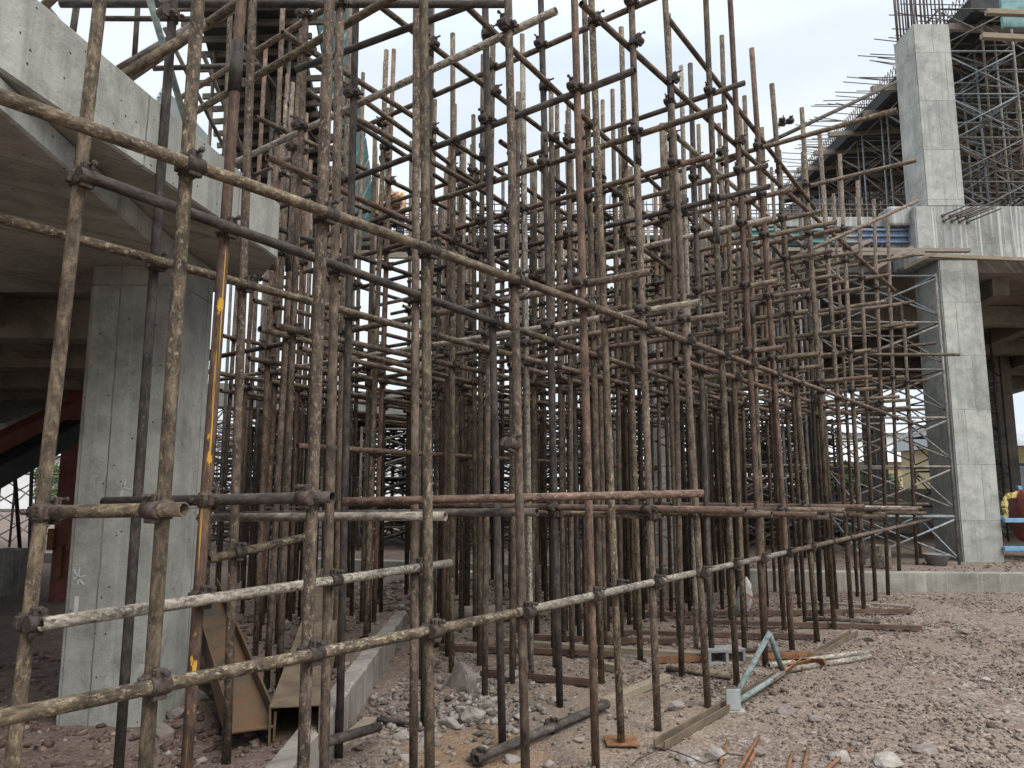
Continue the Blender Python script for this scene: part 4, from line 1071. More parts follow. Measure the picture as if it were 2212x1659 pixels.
for row in range(5, 14):
    idx = 19
    for s0, s1 in zip(starts[2:], starts[3:]):
        q = meet(row, (s0 + s1) / 2) + Bdir * .26; q.z = 0
        q += Vector((rnd.uniform(-.1, .1), rnd.uniform(-.1, .1), 0))
        e = 1106 + 1619 * q.x / q.y
        if q.y < 7.5 or q.y > kerb_y(q.x) + .9 or not 560 < e < 1700 or abs(e - 1434) < 24 or abs(e - 855) < 24 or rnd.random() < .28 or len(UPR) > 296: continue
        upright(row, idx, q, rnd.uniform(5.6, 6.7), Vector((rnd.uniform(-.012, .012), rnd.uniform(-.012, .012), 0)), fat=.95); idx += 1

# ---- lengthwise ledgers
LEDG = []
def clamp(u, z, d, side=None, prob=1.0):
    if rnd.random() > prob or z > u.z1 - .05 or z < u.z0 + .05: return
    add_coupler(u.o, u.p(z), u.dir, d, rnd.random() < .15)
def ledger(row, z, lab, y0=None, y1=None, mat=None, slope=0.0, near=1, prob=1.0, split=True):
    """a run of tubes along a row at height z, on the near side of its uprights"""
    us = sorted([u for u in UPR if u.row == row and u.z1 > z + .1 and (y0 is None or u.p(0).y >= y0) and (y1 is None or u.p(0).y <= y1)], key=lambda u: u.p(0).y)
    if len(us) < 3: return
    chunks = [us] if not split or len(us) < 7 else [us[:len(us) // 2 + 1], us[len(us) // 2:]]
    for n, ch in enumerate(chunks):
        off = -Bdir * .052 * near
        zz = z + rnd.uniform(-.03, .03) * (0 if slope else 1)
        a_ = ch[0].p(zz) + off; b_ = ch[-1].p(zz + slope) + off
        d = (b_ - a_).normalized()
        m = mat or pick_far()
        e0 = rnd.uniform(.1, .35); e1 = rnd.uniform(.1, .45) if n == len(chunks) - 1 else .12
        if n: a_ += Vector((0, 0, -.055)); b_ += Vector((0, 0, -.055))
        o = tube('ledger_tube', a_ - d * e0, b_ + d * e1, M[m], TR)
        tag(o, f'{LOOK[m]} ledger tube {lab}' + ((', first length' if n == 0 else ', further length') if len(chunks) > 1 else ''), 'ledger tube', 'lengthwise ledger tubes')
        for u in ch:
            zc = zz + slope * ((u.p(0) - ch[0].p(0)).length / max(.1, (ch[-1].p(0) - ch[0].p(0)).length)) - (.055 if n else 0)
            clamp(u, zc, d, prob=prob if u.p(0).y < 9 else .6 * prob)
def traced_run(row, p, q, name, label, mat, group=None, ext0=0.0, ext1=0.0, clamps=True, push=.052, zmatch=True):
    a_ = on_line(*p, *ROWS[row]); b_ = on_line(*q, *ROWS[row])
    d = (b_ - a_).normalized(); off = -Bdir * push
    o = tube(name, a_ + off - d * ext0, b_ + off + d * ext1, M[mat], TR)
    tag(o, label, 'ledger tube', group or 'lengthwise ledger tubes')
    if clamps:
        for u in UPR:
            if u.row != row: continue
            t = (u.p(0) - a_).to_2d().dot(d.to_2d()) / d.to_2d().length_squared
            if -.05 < t < (b_ - a_).length + .05:
                z = a_.z + d.z * t
                if u.z0 < z < u.z1: add_coupler(u.o, u.p(z), u.dir, d, row == 0 and rnd.random() < .3)
    return o
traced_run(0, (-30, 214), (1115, 613), 'ledger_tube', 'thick brown ledger climbing overhead, nearest the viewer', 'tube_ochre')
traced_run(0, (1100, 606), (1995, 925), 'ledger_tube', 'further length of the high front ledger running toward the portal', 'tube_brown')
traced_run(0, (-40, 1549), (1120, 1318), 'ledger_tube', 'thick flaking lower rail nearest the viewer', 'tube_ochre')
traced_run(0, (1100, 1322), (1700, 1190), 'ledger_tube', 'middle length of the lower front rail', 'tube_pale')
traced_run(0, (1690, 1192), (2010, 1120), 'ledger_tube', 'last length of the lower front rail ending short of the portal', 'tube_brown')
traced_run(1, (165, 384), (1075, 705), 'ledger_tube', 'dark ledger just inside the front one at the same height', 'tube_dark')
traced_run(1, (1060, 699), (1780, 930), 'ledger_tube', 'further length of the inner high ledger', 'tube_brown')
traced_run(1, (75, 1345), (960, 1215), 'ledger_tube', 'whitish mortar splashed lower rail with an open cut end before the column', 'tube_pale')
a_ = on_line(-20, 476, *ROWS[2]); 
traced_run(2, (-20, 474), (1040, 755), 'ledger_tube', 'third ledger in, passing in front of the column head', 'tube_ochre')
traced_run(2, (1025, 750), (1640, 905), 'ledger_tube', 'further length of the third high ledger', 'tube_brown')
traced_run(2, (440, 1207), (670, 1155), 'ledger_tube', 'short hollow rail beside the column with a dark open end', 'tube_ochre')
ledger(0, 5.25, 'high on the front row', y0=4.9, prob=.8)
ledger(1, 5.2, 'high on the second row', y0=3.4, prob=.8)
ledger(2, 5.3, 'high on the third row', y0=3.0, prob=.8)
ledger(1, 4.25, 'at middle height of the second row', y0=7, prob=.8)
for row in range(3, 16):
    ledger(row, 2.88, f'at lift height along the {ROW_N[row]}', prob=.9)
    if row < 9: ledger(row, 5.2 + rnd.uniform(-.15, .15), f'high along the {ROW_N[row]}', prob=.8)
    if row == 6: ledger(row, 2.2 + rnd.uniform(-.2, .2), f'at shoulder height along the {ROW_N[row]}', prob=.6, split=False)
    if row in (4, 7): ledger(row, 4.1 + rnd.uniform(-.15, .15), f'at middle height along the {ROW_N[row]}', prob=.6)

print('UPRIGHTS', len(UPR))
for row in (8, 10, 12, 14): ledger(row, 3.55 + rnd.uniform(-.12, .12), f'one step above lift height along the {ROW_N[row]}', prob=.4)
for row in (9, 11, 13): ledger(row, 4.5 + rnd.uniform(-.15, .15), f'two steps above lift height along the {ROW_N[row]}', prob=.4)
for j in range(7):
    ledger(16 + j, 2.86, f'at lift height in the {ROW_N[16 + j]}', prob=.9, split=False)
    if j % 2 == 0: ledger(16 + j, 5.1 + .1 * (j % 3), f'high in the {ROW_N[16 + j]}', prob=.8, split=False)
# ---- cross tubes, running back from each front upright
BAY = {}
def cross_tube(k, z, out, L, label, mat=None, dz=0.0, turn=0.0, side=1):
    u = UP_H[(0, k)]
    d = (Bdir + Adir * turn + Vector((0, 0, dz))).normalized()
    p0 = u.p(z) + Adir * .052 * side
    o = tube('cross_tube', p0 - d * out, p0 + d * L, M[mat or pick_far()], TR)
    tag(o, label, 'cross tube', 'cross tubes of the scaffold')
    for v in UPR:
        w = v.p(z) - p0; t = w.to_2d().dot(d.to_2d())
        if -.05 < t < L:
            e = abs(w.to_2d().dot(Vector((-d.y, d.x))))
            if e < .16 and v.z0 < z + dz * t < v.z1 - .03 and (v.p(0).y < 8.5 or rnd.random() < .55):
                add_coupler(v.o, v.p(z + dz * t), v.dir, -d, rnd.random() < .15)
    return o
for k in range(18):
    nm = ORD[k]
    far = 1.0 if k > 8 else 0.0
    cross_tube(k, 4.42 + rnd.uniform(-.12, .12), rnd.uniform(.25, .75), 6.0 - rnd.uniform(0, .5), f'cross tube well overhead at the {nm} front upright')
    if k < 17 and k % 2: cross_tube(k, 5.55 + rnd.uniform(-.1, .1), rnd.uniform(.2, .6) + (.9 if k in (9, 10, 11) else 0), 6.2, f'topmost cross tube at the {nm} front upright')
    if k > 3: cross_tube(k, 3.10 + rnd.uniform(-.08, .08), rnd.uniform(.15, .5), 6.0, f'cross tube just above the high ledger at the {nm} front upright')
for k in range(8, 18):
    cross_tube(k, 3.72 + rnd.uniform(-.10, .10), rnd.uniform(.1, .5), 5.6, f'cross tube one step above the ledger at the {ORD[k]} front upright')
    if k < 17: cross_tube(k, 4.98 + rnd.uniform(-.12, .12), rnd.uniform(.1, .5), 5.6, f'cross tube two steps above the ledger at the {ORD[k]} front upright')
# eye level cross tubes, ends open toward the viewer
def eye_tube(p, q, Yp, Yq, label, mat, hold=()):
    a_, b_ = at(*p, Yp), at(*q, Yq)
    o = tube('cross_tube', a_, b_, M[mat], TR); tag(o, label, 'cross tube', 'eye level cross tubes')
    d = (b_ - a_).normalized()
    for v in UPR:
        w = v.p(a_.z) - a_; t = w.to_2d().dot(d.to_2d()); e = w.to_2d().dot(Vector((-d.y, d.x)))
        if 0 < t < (b_ - a_).length and abs(e) < .13:
            add_coupler(v.o, v.p(a_.z + d.z * t), v.dir, d if e > 0 else -d, True)
eye_tube((398, 1100), (82, 1107), 2.58, 2.80, 'mud caked eye level tube between the two nearest uprights, open end toward the viewer', 'tube_ochre')
eye_tube((718, 1074), (225, 1085), 3.13, 3.66, 'dark eye level tube passing behind the yellow splashed upright', 'tube_dark')
eye_tube((962, 1115), (430, 1118), 3.95, 4.6, 'mortar whitened eye level tube ending beside the flaking upright', 'tube_pale')
eye_tube((1160, 1106), (470, 1112), 4.45, 6.2, 'dark eye level tube with a rusty open mouth at the clamped upright', 'tube_dark')
eye_tube((1518, 1066), (740, 1084), 4.75, 4.4, 'long reddish eye level tube with its open end past two dark clamps', 'tube_red')
eye_tube((1432, 1114), (900, 1104), 5.5, 7.4, 'grey brown eye level tube just under the long reddish one', 'tube_ochre')
for k in range(5, 18):
    cross_tube(k, EYE - .10 - .012 * k + rnd.uniform(-.05, .03), rnd.uniform(.15, .7), 5.5, f'eye level cross tube at the {ORD[k]} front upright', dz=0.0)
    if k > 9: cross_tube(k, EYE - .30 - .012 * (k - 7) + rnd.uniform(-.03, .03), rnd.uniform(.1, .5), 4.5, f'lower eye level cross tube at the {ORD[k]} front upright')
# long tubes overhead
for k, (p0, p1, Y0, Y1, lab, mt) in enumerate((((130, 8), (1105, 9), 4.35, 4.5, 'level tube crossing the top of the picture behind the nearest uprights', 'tube_dark'),
        ((640, 150), (1560, -190), 5.1, 4.2, 'overhead tube rising from the raking formwork', 'tube_dark'), ((1700, 766), (2073, 766), 12.0, 12.0, 'long level tube whose end points at the portal column', 'tube_brown'),
        ((1640, 590), (1982, 434), 9.0, 11.4, 'sloping tube pointing up at the cross beam', 'tube_brown'), ((1560, 355), (1935, 178), 8.6, 10.6, 'longest tube jutting out against the sky toward the portal', 'tube_dark'))):
    o = tube('long_tube', at(*p0, Y0), at(*p1, Y1), M[mt], TR); tag(o, lab, 'scaffold tube')
# sloping braces through the upper scaffold
for k, (p0, p1, Y0, Y1) in enumerate((((700, 215), (1090, 440), 5.6, 7.4), ((1443, 40), (1760, 450), 6.4, 9.4), ((1500, 330), (1760, 640), 9.2, 11.2))):
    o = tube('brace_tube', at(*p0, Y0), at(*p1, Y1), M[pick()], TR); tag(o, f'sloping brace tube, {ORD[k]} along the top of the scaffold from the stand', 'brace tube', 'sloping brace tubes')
# joint sleeves on some uprights
for u in UPR:
    if rnd.random() < .45 and u.p(0).y < 12:
        z = rnd.uniform(3.3, 5.6)
        if z < u.z1 - .3: add_sleeve(u.o, u.p(z), u.dir)

#@@DETAILS
# ------------------------------------------------------------------ things lying on the ground
def channel(name, p0, p1, w, h, mat, label, cat, t=.012, up=True, roll=0.0):
    p0 = Vector(p0); p1 = Vector(p1); m = frame_z(p0, p1, Vector((0, 0, 1))) @ Matrix.Rotation(roll, 4, 'Z'); L = (p1 - p0).length
    bm = bmesh.new()
    box_into(bm, (0, -h / 2 + t / 2, L / 2), w, t, L, m, .002)
    box_into(bm, (-w / 2 + t / 2, t / 2, L / 2), t, h - t - .001, L, m, .002); box_into(bm, (w / 2 - t / 2, t / 2, L / 2), t, h - t - .001, L, m, .002)
    return tag(link(name, new_mesh(bm, name), mat), label, cat)
def G(px, py, dz=0.0):
    q = at_z(px, py, 0.0); z = GZ1(q.x, q.y); q = at_z(px, py, z + dz)
    return Vector((q.x, q.y, GZ1(q.x, q.y) + dz))
channel('steel_channel', G(1424, 1603, .040), G(1845, 1367, .040), .085, .055, M['channel_tan'], 'long muddy floor channel carrying the feet of the front uprights', 'steel channel')
for k, (p0, p1, lab) in enumerate((((1040, 1452), (1275, 1474), 'short rusty channel lying on the pit floor'), ((950, 1395), (1340, 1412), 'thin rusty rail behind the long pale timber'), ((1140, 1378), (1470, 1390), 'second rusty rail on the gravel'), ((1480, 1345), (1990, 1357), 'rusty rail reaching out past the last uprights'),
        ((1250, 1328), (1968, 1320), 'far rusty rail near the kerb wall'), ((1330, 1362), (1760, 1378), 'rusty rail between the feet of the inner uprights'), ((1420, 1425), (1760, 1412), 'flat rusty rail under the grey pipes'))):
    channel('steel_rail', G(*p0, .038), G(*p1, .038), .065, .05, M['rust'] if k == 6 else M['rail_brown'], lab, 'steel rail', .009, True, R(180) if k % 2 else 0)
def timber(p0, p1, w, h, label, mat='timber', name='timber_baulk'):
    bm = bmesh.new(); beam_into(bm, G(*p0, h / 2 - .004), G(*p1, h / 2 - .004), w, h, .006)
    return tag(link(name, new_mesh(bm, name), M[mat]), label, 'timber')
timber((1070, 1384), (1640, 1428), .09, .07, 'long pale timber lying across the gravel behind the pit')
timber((1305, 1518), (1440, 1462), .085, .06, 'pale timber ending beside the front uprights')
timber((722, 1622), (800, 1556), .10, .05, 'short new plank at the foot of the low wall')
timber((1285, 1436), (1335, 1444), .07, .07, 'short brown wood offcut on the sand')
timber((590, 1345), (660, 1328), .10, .045, 'grey board lying on the red earth', 'timber_grey')
timber((1720, 1302), (1880, 1308), .09, .05, 'grey board beside the kerb wall', 'timber_grey')
timber((1820, 1300), (1970, 1312), .07, .04, 'long thin grey lath near the kerb wall', 'timber_grey')
def ground_pipe(p0, p1, label, mat='tube_dark', r=.0262, z0=.03, z1=.03):
    return tag(tube('ground_pipe', G(*p0, z0), G(*p1, z1), M[mat], r, None, 16), label, 'pipe')
gp = ground_pipe((1028, 1640), (1312, 1524), 'dark loose pipe lying across the pit mouth with clamps at its end', 'tube_dark', .031, .06, .05)
for t in (.04, .55):
    L = gp.data.vertices
    a_, b_ = G(1028, 1640, .06), G(1312, 1524, .05); q = a_.lerp(b_, t)
    add_coupler(gp, q, (b_ - a_).normalized(), Vector((0, 0, 1)))
ground_pipe((676, 1530), (818, 1568), 'black pipe end poking out beside the low wall', 'tube_dark', .031, .22, .12)
ground_pipe((815, 1554), (905, 1562), 'thin black pipe lying behind the pale stones', 'tube_dark', .02)
ground_pipe((935, 1390), (1050, 1400), 'black pipe lying behind the pit rubble', 'tube_dark')
ground_pipe((1660, 1440), (1875, 1410), 'upper grey pipe of two lying behind the teal frame', 'tube_pale')
ground_pipe((1690, 1450), (1880, 1418), 'lower grey pipe of two lying behind the teal frame', 'tube_pale')
ground_pipe((1600, 1405), (1800, 1413), 'brown pipe clamped to the feet of inner uprights', 'tube_brown')
ground_pipe((1440, 1442), (1580, 1458), 'mud brown pipe low between the front uprights', 'tube_ochre')
ground_pipe((1740, 1335), (1900, 1342), 'black pipe lying near the last uprights', 'tube_dark')
# low edge wall of the pit, in stepped shutter marks
w0, w1 = Vector((WALL_X + .06, 3.6, 0)), Vector((WALL_X - .04, 8.9, 0))
bm = bmesh.new()
n = 60
prev = None
for i in range(n + 1):
    t = i / n; q = w0.lerp(w1, t); h = .27 + .012 * mnoise.noise(Vector((i * .7, 0, 0))) + .008 * mnoise.noise(Vector((i * 3.1, 4, 0)))
    o_ = .012 * mnoise.noise(Vector((i * .5, 9, 0)))
    ring = [bm.verts.new((q.x + .07 + o_, q.y, -.15)), bm.verts.new((q.x + .07 + o_, q.y, h - .015)), bm.verts.new((q.x + .05 + o_, q.y, h)), bm.verts.new((q.x - .06, q.y, h + .006 * mnoise.noise(Vector((i * 2., 2, 2))))), bm.verts.new((q.x - .07, q.y, -.15))]
    if prev:
        for j in range(4): bm.faces.new((prev[j], prev[j + 1], ring[j + 1], ring[j]))
    else: bm.faces.new(ring)
    prev = ring
bm.faces.new(list(reversed(prev))); bmesh.ops.recalc_face_normals(bm, faces=bm.faces[:])
tag(link('pit_wall', new_mesh(bm, 'pit_wall'), M['concrete_edge']), 'low rough concrete wall holding back the red earth at the pit edge', 'wall')
# rusty H-beam and box beam
def hbeam(p0, p1, w, h, t, mat, label):
    m = frame_z(p0, p1, Vector((0, 0, 1))); L = (p1 - p0).length
    bm = bmesh.new(); box_into(bm, (0, 0, L / 2), w - 2 * t - .002, t, L, m, .003)
    for s in (-1, 1): box_into(bm, (s * (w / 2 - t / 2), 0, L / 2), t, h, L, m, .003)
    return tag(link('steel_beam', new_mesh(bm, 'steel_beam'), mat), label, 'steel beam')
s_ = NT('rusty_beam_paint')
v_, r_ = s_.rnd_vec(s_.tc.outputs['Object'])
c_ = s_.ramp(s_.noise(v_, 4.5, 8, .7, .4), [(.32, (.05, .05, .046)), (.46, (.105, .076, .048)), (.60, (.145, .08, .042)), (.75, (.085, .042, .025))])
M['beam_rust'] = s_.done(c_, .85)
s_ = NT('tan_box_beam_rust')
v_, r_ = s_.rnd_vec(s_.tc.outputs['Object'])
c_ = s_.ramp(s_.noise(s_.mapping(v_, (3, 3, 8)), 1.6, 8, .65, .4), [(.3, (.075, .050, .032)), (.5, (.135, .10, .066)), (.7, (.185, .148, .10))])
M['box_rust'] = s_.done(c_, .8)
hbeam(G(545, 1592, .10), at(438, 1270, 7.3), .26, .17, .014, M['beam_rust'], 'rusty H section steel beam lying on its side beside the column')
p0 = G(636, 1566, .13); p1 = at(722, 1250, 8.6)
bm = bmesh.new(); m_ = frame_z(p0, p1, Vector((0, 0, 1))); L = (p1 - p0).length; w, h, t = .29, .23, .010
box_into(bm, (0, h / 2, L / 2), w, t, L, m_, .002); box_into(bm, (0, -h / 2, L / 2), w, t, L, m_, .002)
box_into(bm, (-w / 2 + t / 2, 0, L / 2), t, h - t - .001, L, m_, .002); box_into(bm, (w / 2 - t / 2, 0, L / 2), t, h - t - .001, L, m_, .002)
tag(link('box_beam', new_mesh(bm, 'box_beam'), M['box_rust']), 'hollow tan steel box beam with a black open end beside the low wall', 'steel beam')
# teal triangle frame
tf = empty('teal_frame', G(1585, 1520)); tag(tf, 'small triangular teal pipe frame with a square foot plate standing on the floor channel', 'pipe frame')
pa, pb, pc = G(1583, 1512, .07), at(1662, 1368, G(1620, 1480).y), G(1692, 1455, .05)
for nm, (u_, v_) in (('long_leg', (pa, pb)), ('short_leg', (pb, pc)), ('base_bar', (pc, pa + Vector((.03, .02, -.02))))):
    tube(nm, u_, v_, M['tube_teal'], .023, tf, 16)
bm = bmesh.new(); box_into(bm, pa + Vector((-.01, -.05, .02)), .11, .012, .15, None, .002)
put_under(link('foot_plate', new_mesh(bm, 'foot_plate'), M['grey_panel']), tf)
bm = bmesh.new(); box_into(bm, pa + Vector((-.01, -.02, -.066)), .17, .10, .012, None, .002)
put_under(link('base_plate', new_mesh(bm, 'base_plate'), M['grey_panel']), tf)
# rusty plates, block, rods, wire, sack, card
for k, (px, py, rz, lab) in enumerate(((1725, 1438, .5, 'bent orange rusty plate beside the teal frame'), (1745, 1432, -.6, 'second orange rusty plate leaning on the first'), (1700, 1450, .9, 'orange rusty strip lying along the floor channel'))):
    q = G(px, py, .05); bm = bmesh.new(); m_ = Matrix.Translation(q) @ Euler((rnd.uniform(.3, .9), rnd.uniform(-.4, .4), rz)).to_matrix().to_4x4()
    box_into(bm, (0, 0, 0), .30 if k != 2 else .75, .010, .085, m_, .002); box_into(bm, (0, .03, -.04), .30 if k != 2 else .75, .06, .010, m_, .002)
    tag(link('rusty_plate', new_mesh(bm, 'rusty_plate'), M['rust']), lab, 'scrap plate')
q = G(1562, 1416, .07); bm = bmesh.new(); m_ = Matrix.Translation(q) @ Matrix.Rotation(.15, 4, 'Z')
for dz in (-.06, .06): box_into(bm, (0, 0, dz), .38, .19, .03, m_, .004)
for dx in (-.175, 0, .175): box_into(bm, (dx, 0, 0), .03, .19, .0885, m_, .004)
tag(link('cement_block', new_mesh(bm, 'cement_block'), M['block']), 'grey hollow cement block lying behind the front uprights', 'block')
for k, (p0, p1) in enumerate((((1555, 1655), (1572, 1600)), ((1595, 1665), (1640, 1590)), ((1608, 1668), (1642, 1602)), ((1700, 1668), (1712, 1625)), ((1735, 1668), (1745, 1618)), ((1775, 1672), (1835, 1615)))):
    o = tube('rusty_bar', G(*p0, .03), G(*p1, .02), M['rust'], .011, None, 8, 0, False)
    tag(o, f'short rusty bar end in the gravel, {ORD[k]} from the floor channel', 'steel bar', 'rusty bar ends at the yard edge')
bm = bmesh.new()
wp = [G(x, y, .012 + .02 * ((i * 7) % 3)) for i, (x, y) in enumerate(((1365, 1655), (1378, 1640), (1405, 1628), (1430, 1615), (1460, 1622), (1490, 1638), (1520, 1648), (1550, 1640), (1570, 1628), (1605, 1632)))]
for u_, v_ in zip(wp, wp[1:]): bar_into(bm, u_, v_, .004, 5)
tag(link('tie_wire', new_mesh(bm, 'tie_wire'), M['wire']), 'thin black tie wire straggling over the gravel at the picture bottom', 'wire')
# base plate under one front upright
q = G(1342, 1600, .012)
bm = bmesh.new(); box_into(bm, q, .22, .20, .012, Matrix.Identity(4), .003)
tag(link('base_plate', new_mesh(bm, 'sole_plate'), M['rust']), 'flat square sole plate under an upright on the sand', 'sole plate')
bm = bmesh.new(); bmesh.ops.create_icosphere(bm, subdivisions=3, radius=1)
for v in bm.verts:
    n_ = mnoise.noise(v.co * 2.2); v.co = Vector((v.co.x * .10, v.co.y * .08, v.co.z * .27)) * (1 + .3 * n_)
    if v.co.z < -.2: v.co.z = -.2
sk = link('cement_sack', new_mesh(bm, 'cement_sack', True), M['white_sack'], None, Matrix.Translation(G(1607, 1295, .22)) @ Matrix.Rotation(.2, 4, 'Y'))
tag(sk, 'crumpled white sack with red print standing at the kerb wall', 'sack')
for dz in (-.06, .07):
    bm = bmesh.new(); box_into(bm, (0.0, -.105, dz), .13, .012, .035, Matrix.Rotation(.3, 4, 'Y'), .004)
    k = link('red_print', new_mesh(bm, 'red_print'), M['sack_red']); k.parent = sk
bm = bmesh.new(); q = G(985, 1238, .15); box_into(bm, q, .55, .35, .012, None, .002); box_into(bm, q + Vector((-.22, .1, .1)), .02, .35, .2, None, .002)
tag(link('board_scrap', new_mesh(bm, 'board_scrap'), M['cardboard']), 'bent white board scrap on the red spoil heap', 'scrap')
# rolled pale mat lying behind the pit
q0, q1 = G(955, 1308, .10), G(1110, 1312, .10)
tag(tube('rolled_mat', q0, q1, M['timber_grey'], .10, None, 18), 'fat rolled straw coloured bundle lying behind the pit', 'roll')
# loose clamps dangling from a front upright
lc = UP_H[(0, 3)]
for dz in (.10,):
    q = lc.p(EYE + .15 + dz)
    add_coupler(lc.o, q + Vector((-.06, -.03, 0)), Vector((.3, .2, 1)), Vector((1, .3 + dz * 4, .4)), True)
# bunches of spare clamps clipped on high tubes
for k, (px, py, Y) in enumerate(((1690, 268, 9.0), (1705, 262, 9.0), (1565, 322, 9.2), (1560, 330, 9.2))):
    bm = bmesh.new()
    o = link('spare_clamp', CM_FAR, None, None, Matrix.Translation(at(px, py, Y)) @ Euler((rnd.uniform(0, 3), rnd.uniform(0, 3), 0)).to_matrix().to_4x4())
    tag(o, 'spare clamp hanging on a high tube against the sky', 'clamp', 'spare clamps on the high tubes'); bm.free()
# dark block wall and stacked boards under the slab
bm = bmesh.new(); box_into(bm, (13, 24, EYE / 2 + .1), 19, .2, EYE + .1 - KH, None, .01)
tag(link('block_wall', new_mesh(bm, 'block_wall'), M['concrete_soffit']), 'long dark block wall below the bright openings under the slab', 'wall')
for k in range(4):
    bm = bmesh.new(); box_into(bm, (7.6, 20.5, KH + .45 + .16 * k), 5.2 - .3 * (k % 2), .5, .07, None, .008)
    tag(link('stacked_plank', new_mesh(bm, 'stacked_plank'), M['timber']), f'long pale plank, {ORD[k]} from the bottom of the stack under the slab', 'plank', 'planks stacked under the slab')
# bucket by the column and tin drum
def lathe(profile, seg, name):
    bm = bmesh.new(); rings = []
    for r_, z_ in profile: rings.append([bm.verts.new((r_ * math.cos(2 * math.pi * i / seg), r_ * math.sin(2 * math.pi * i / seg), z_)) for i in range(seg)])
    for u_, v_ in zip(rings, rings[1:]):
        for i in range(seg):
            f = bm.faces.new((u_[i], u_[(i + 1) % seg], v_[(i + 1) % seg], v_[i])); f.smooth = True
    if profile[0][0] > 0.001: bm.faces.new(list(reversed(rings[0])))
    return new_mesh(bm, name)
q = at(1890, 1196, 13.6)
tag(link('paint_tin', lathe([(.16, 0), (.17, .02), (.17, .20), (.175, .21), (.17, .22), (.17, .38), (.175, .39), (.16, .39), (.155, .05), (.001, .05)], 20, 'paint_tin'), M['tube_pale'], None, Matrix.Translation((q.x, 13.4, KH))), 'rusty tin drum standing on the platform by the frame tower', 'tin')
q = at(2040, 1195, 13.9)
tag(link('mortar_pan', lathe([(.16, 0), (.22, .18), (.235, .19), (.225, .20), (.15, .03), (.001, .03)], 20, 'mortar_pan'), M['block'], None, Matrix.Translation((q.x - .15, 13.9, KH))), 'grey mortar bucket tilted against the portal column foot', 'bucket')
# red cable drum on blue frame behind the column
dm = empty('red_drum_mixer', (10.55, 15.6, KH)); tag(dm, 'maroon ribbed drum on a bright blue frame just past the portal column', 'drum')
prof = [(.001, 0), (.42, .0), (.46, .03)]
for i in range(22): prof += [(.52 if i % 2 else .505, .05 + i * .04)]
prof += [(.54, .93), (.54, .99), (.50, 1.02), (.36, 1.18), (.001, 1.2)]
o = link('drum', lathe(prof, 36, 'drum'), M['drum_red'], None, Matrix.Translation((10.15, 15.1, KH + .85)) @ Matrix.Rotation(R(90), 4, 'Y') @ Matrix.Rotation(R(8), 4, 'X')); put_under(o, dm)
bl, br_ = at(2168, 1124, 14.45), at(2300, 1124, 14.45)
for nm, p0, p1 in (('frame_bar', bl, br_), ('frame_bar', bl + Vector((.3, 1.35, 0)), br_ + Vector((.3, 1.35, 0))), ('frame_leg', at(2200, 1050, 15.75), at(2222, 1110, 15.75)), ('frame_leg', bl + Vector((1.3, 0, -.6)), bl + Vector((1.3, 0, .5))), ('frame_foot', at(2168, 1185, 14.45), at(2300, 1185, 14.45))):
    bm = bmesh.new(); beam_into(bm, p0, p1, .08, .08, .006); put_under(link(nm, new_mesh(bm, nm), M['bright_blue']), dm)
bm = bmesh.new()
P_ = [at(x, y, 15.05 + .03 * math.sin(i * 2.1)) for i, (x, y) in enumerate(((2172, 1122), (2174, 1108), (2169, 1096), (2171, 1084), (2174, 1075), (2182, 1070), (2190, 1071), (2198, 1066), (2210, 1067), (2220, 1064)))]
for i, (u_, v_) in enumerate(zip(P_, P_[1:])): beam_into(bm, u_, v_, .05 + .02 * (i % 3), .11, .012)
tag(link('yellow_rag', new_mesh(bm, 'yellow_rag'), M['yellow_cloth']), 'yellow cloth hung over the blue frame of the drum', 'cloth')

# ------------------------------------------------------------------ people on the formwork
def skin_person(name, joints, edges, label, loc, mats):
    me = bpy.data.meshes.new(name)
    me.from_pydata([j[:3] for j in joints], edges, [])
    o = bpy.data.objects.new(name, me); C.objects.link(o)
    sk = o.modifiers.new('Skin', 'SKIN'); sk.use_smooth_shade = True
    for i, j in enumerate(joints):
        me.skin_vertices[0].data[i].radius = (j[3], j[3] * (j[4] if len(j) > 4 else 1))
    me.skin_vertices[0].data[0].use_root = True
    sub = o.modifiers.new('Subdivision', 'SUBSURF'); sub.levels = 1; sub.render_levels = 1
    me.materials.append(mats); o.matrix_basis = Matrix.Translation(loc)
    return tag(o, label, 'person')
pz = at(850, 520, 15.3)
# bending worker: pelvis first; back towards the viewer's side
J = [(0, 0, .88, .15), (.0, -.10, 1.05, .17), (-.02, -.24, 1.22, .19), (-.04, -.36, 1.26, .17), (-.06, -.46, 1.20, .07), (-.07, -.56, 1.16, .095), (-.07, -.62, 1.08, .08),
     (.12, .02, .80, .11), (.14, -.06, .47, .08), (.14, .03, .10, .055), (.15, -.10, .04, .045), (-.12, .02, .80, .11), (-.15, -.08, .47, .08), (-.16, .03, .10, .055), (-.17, -.10, .04, .045),
     (.20, -.36, 1.22, .085), (.27, -.42, .95, .06), (.20, -.55, .74, .045), (.18, -.60, .66, .04), (-.26, -.34, 1.20, .085), (-.33, -.38, .93, .06), (-.22, -.52, .74, .045), (-.20, -.58, .66, .04)]
E = [(0, 1), (1, 2), (2, 3), (3, 4), (4, 5), (5, 6), (0, 7), (7, 8), (8, 9), (9, 10), (0, 11), (11, 12), (12, 13), (13, 14), (3, 15), (15, 16), (16, 17), (17, 18), (3, 19), (19, 20), (20, 21), (21, 22)]
w1p = skin_person('person', J, E, 'worker in a patterned tan shirt bending over the rebar cage', (pz.x, 15.35, pz.z - .32), M['skin'])
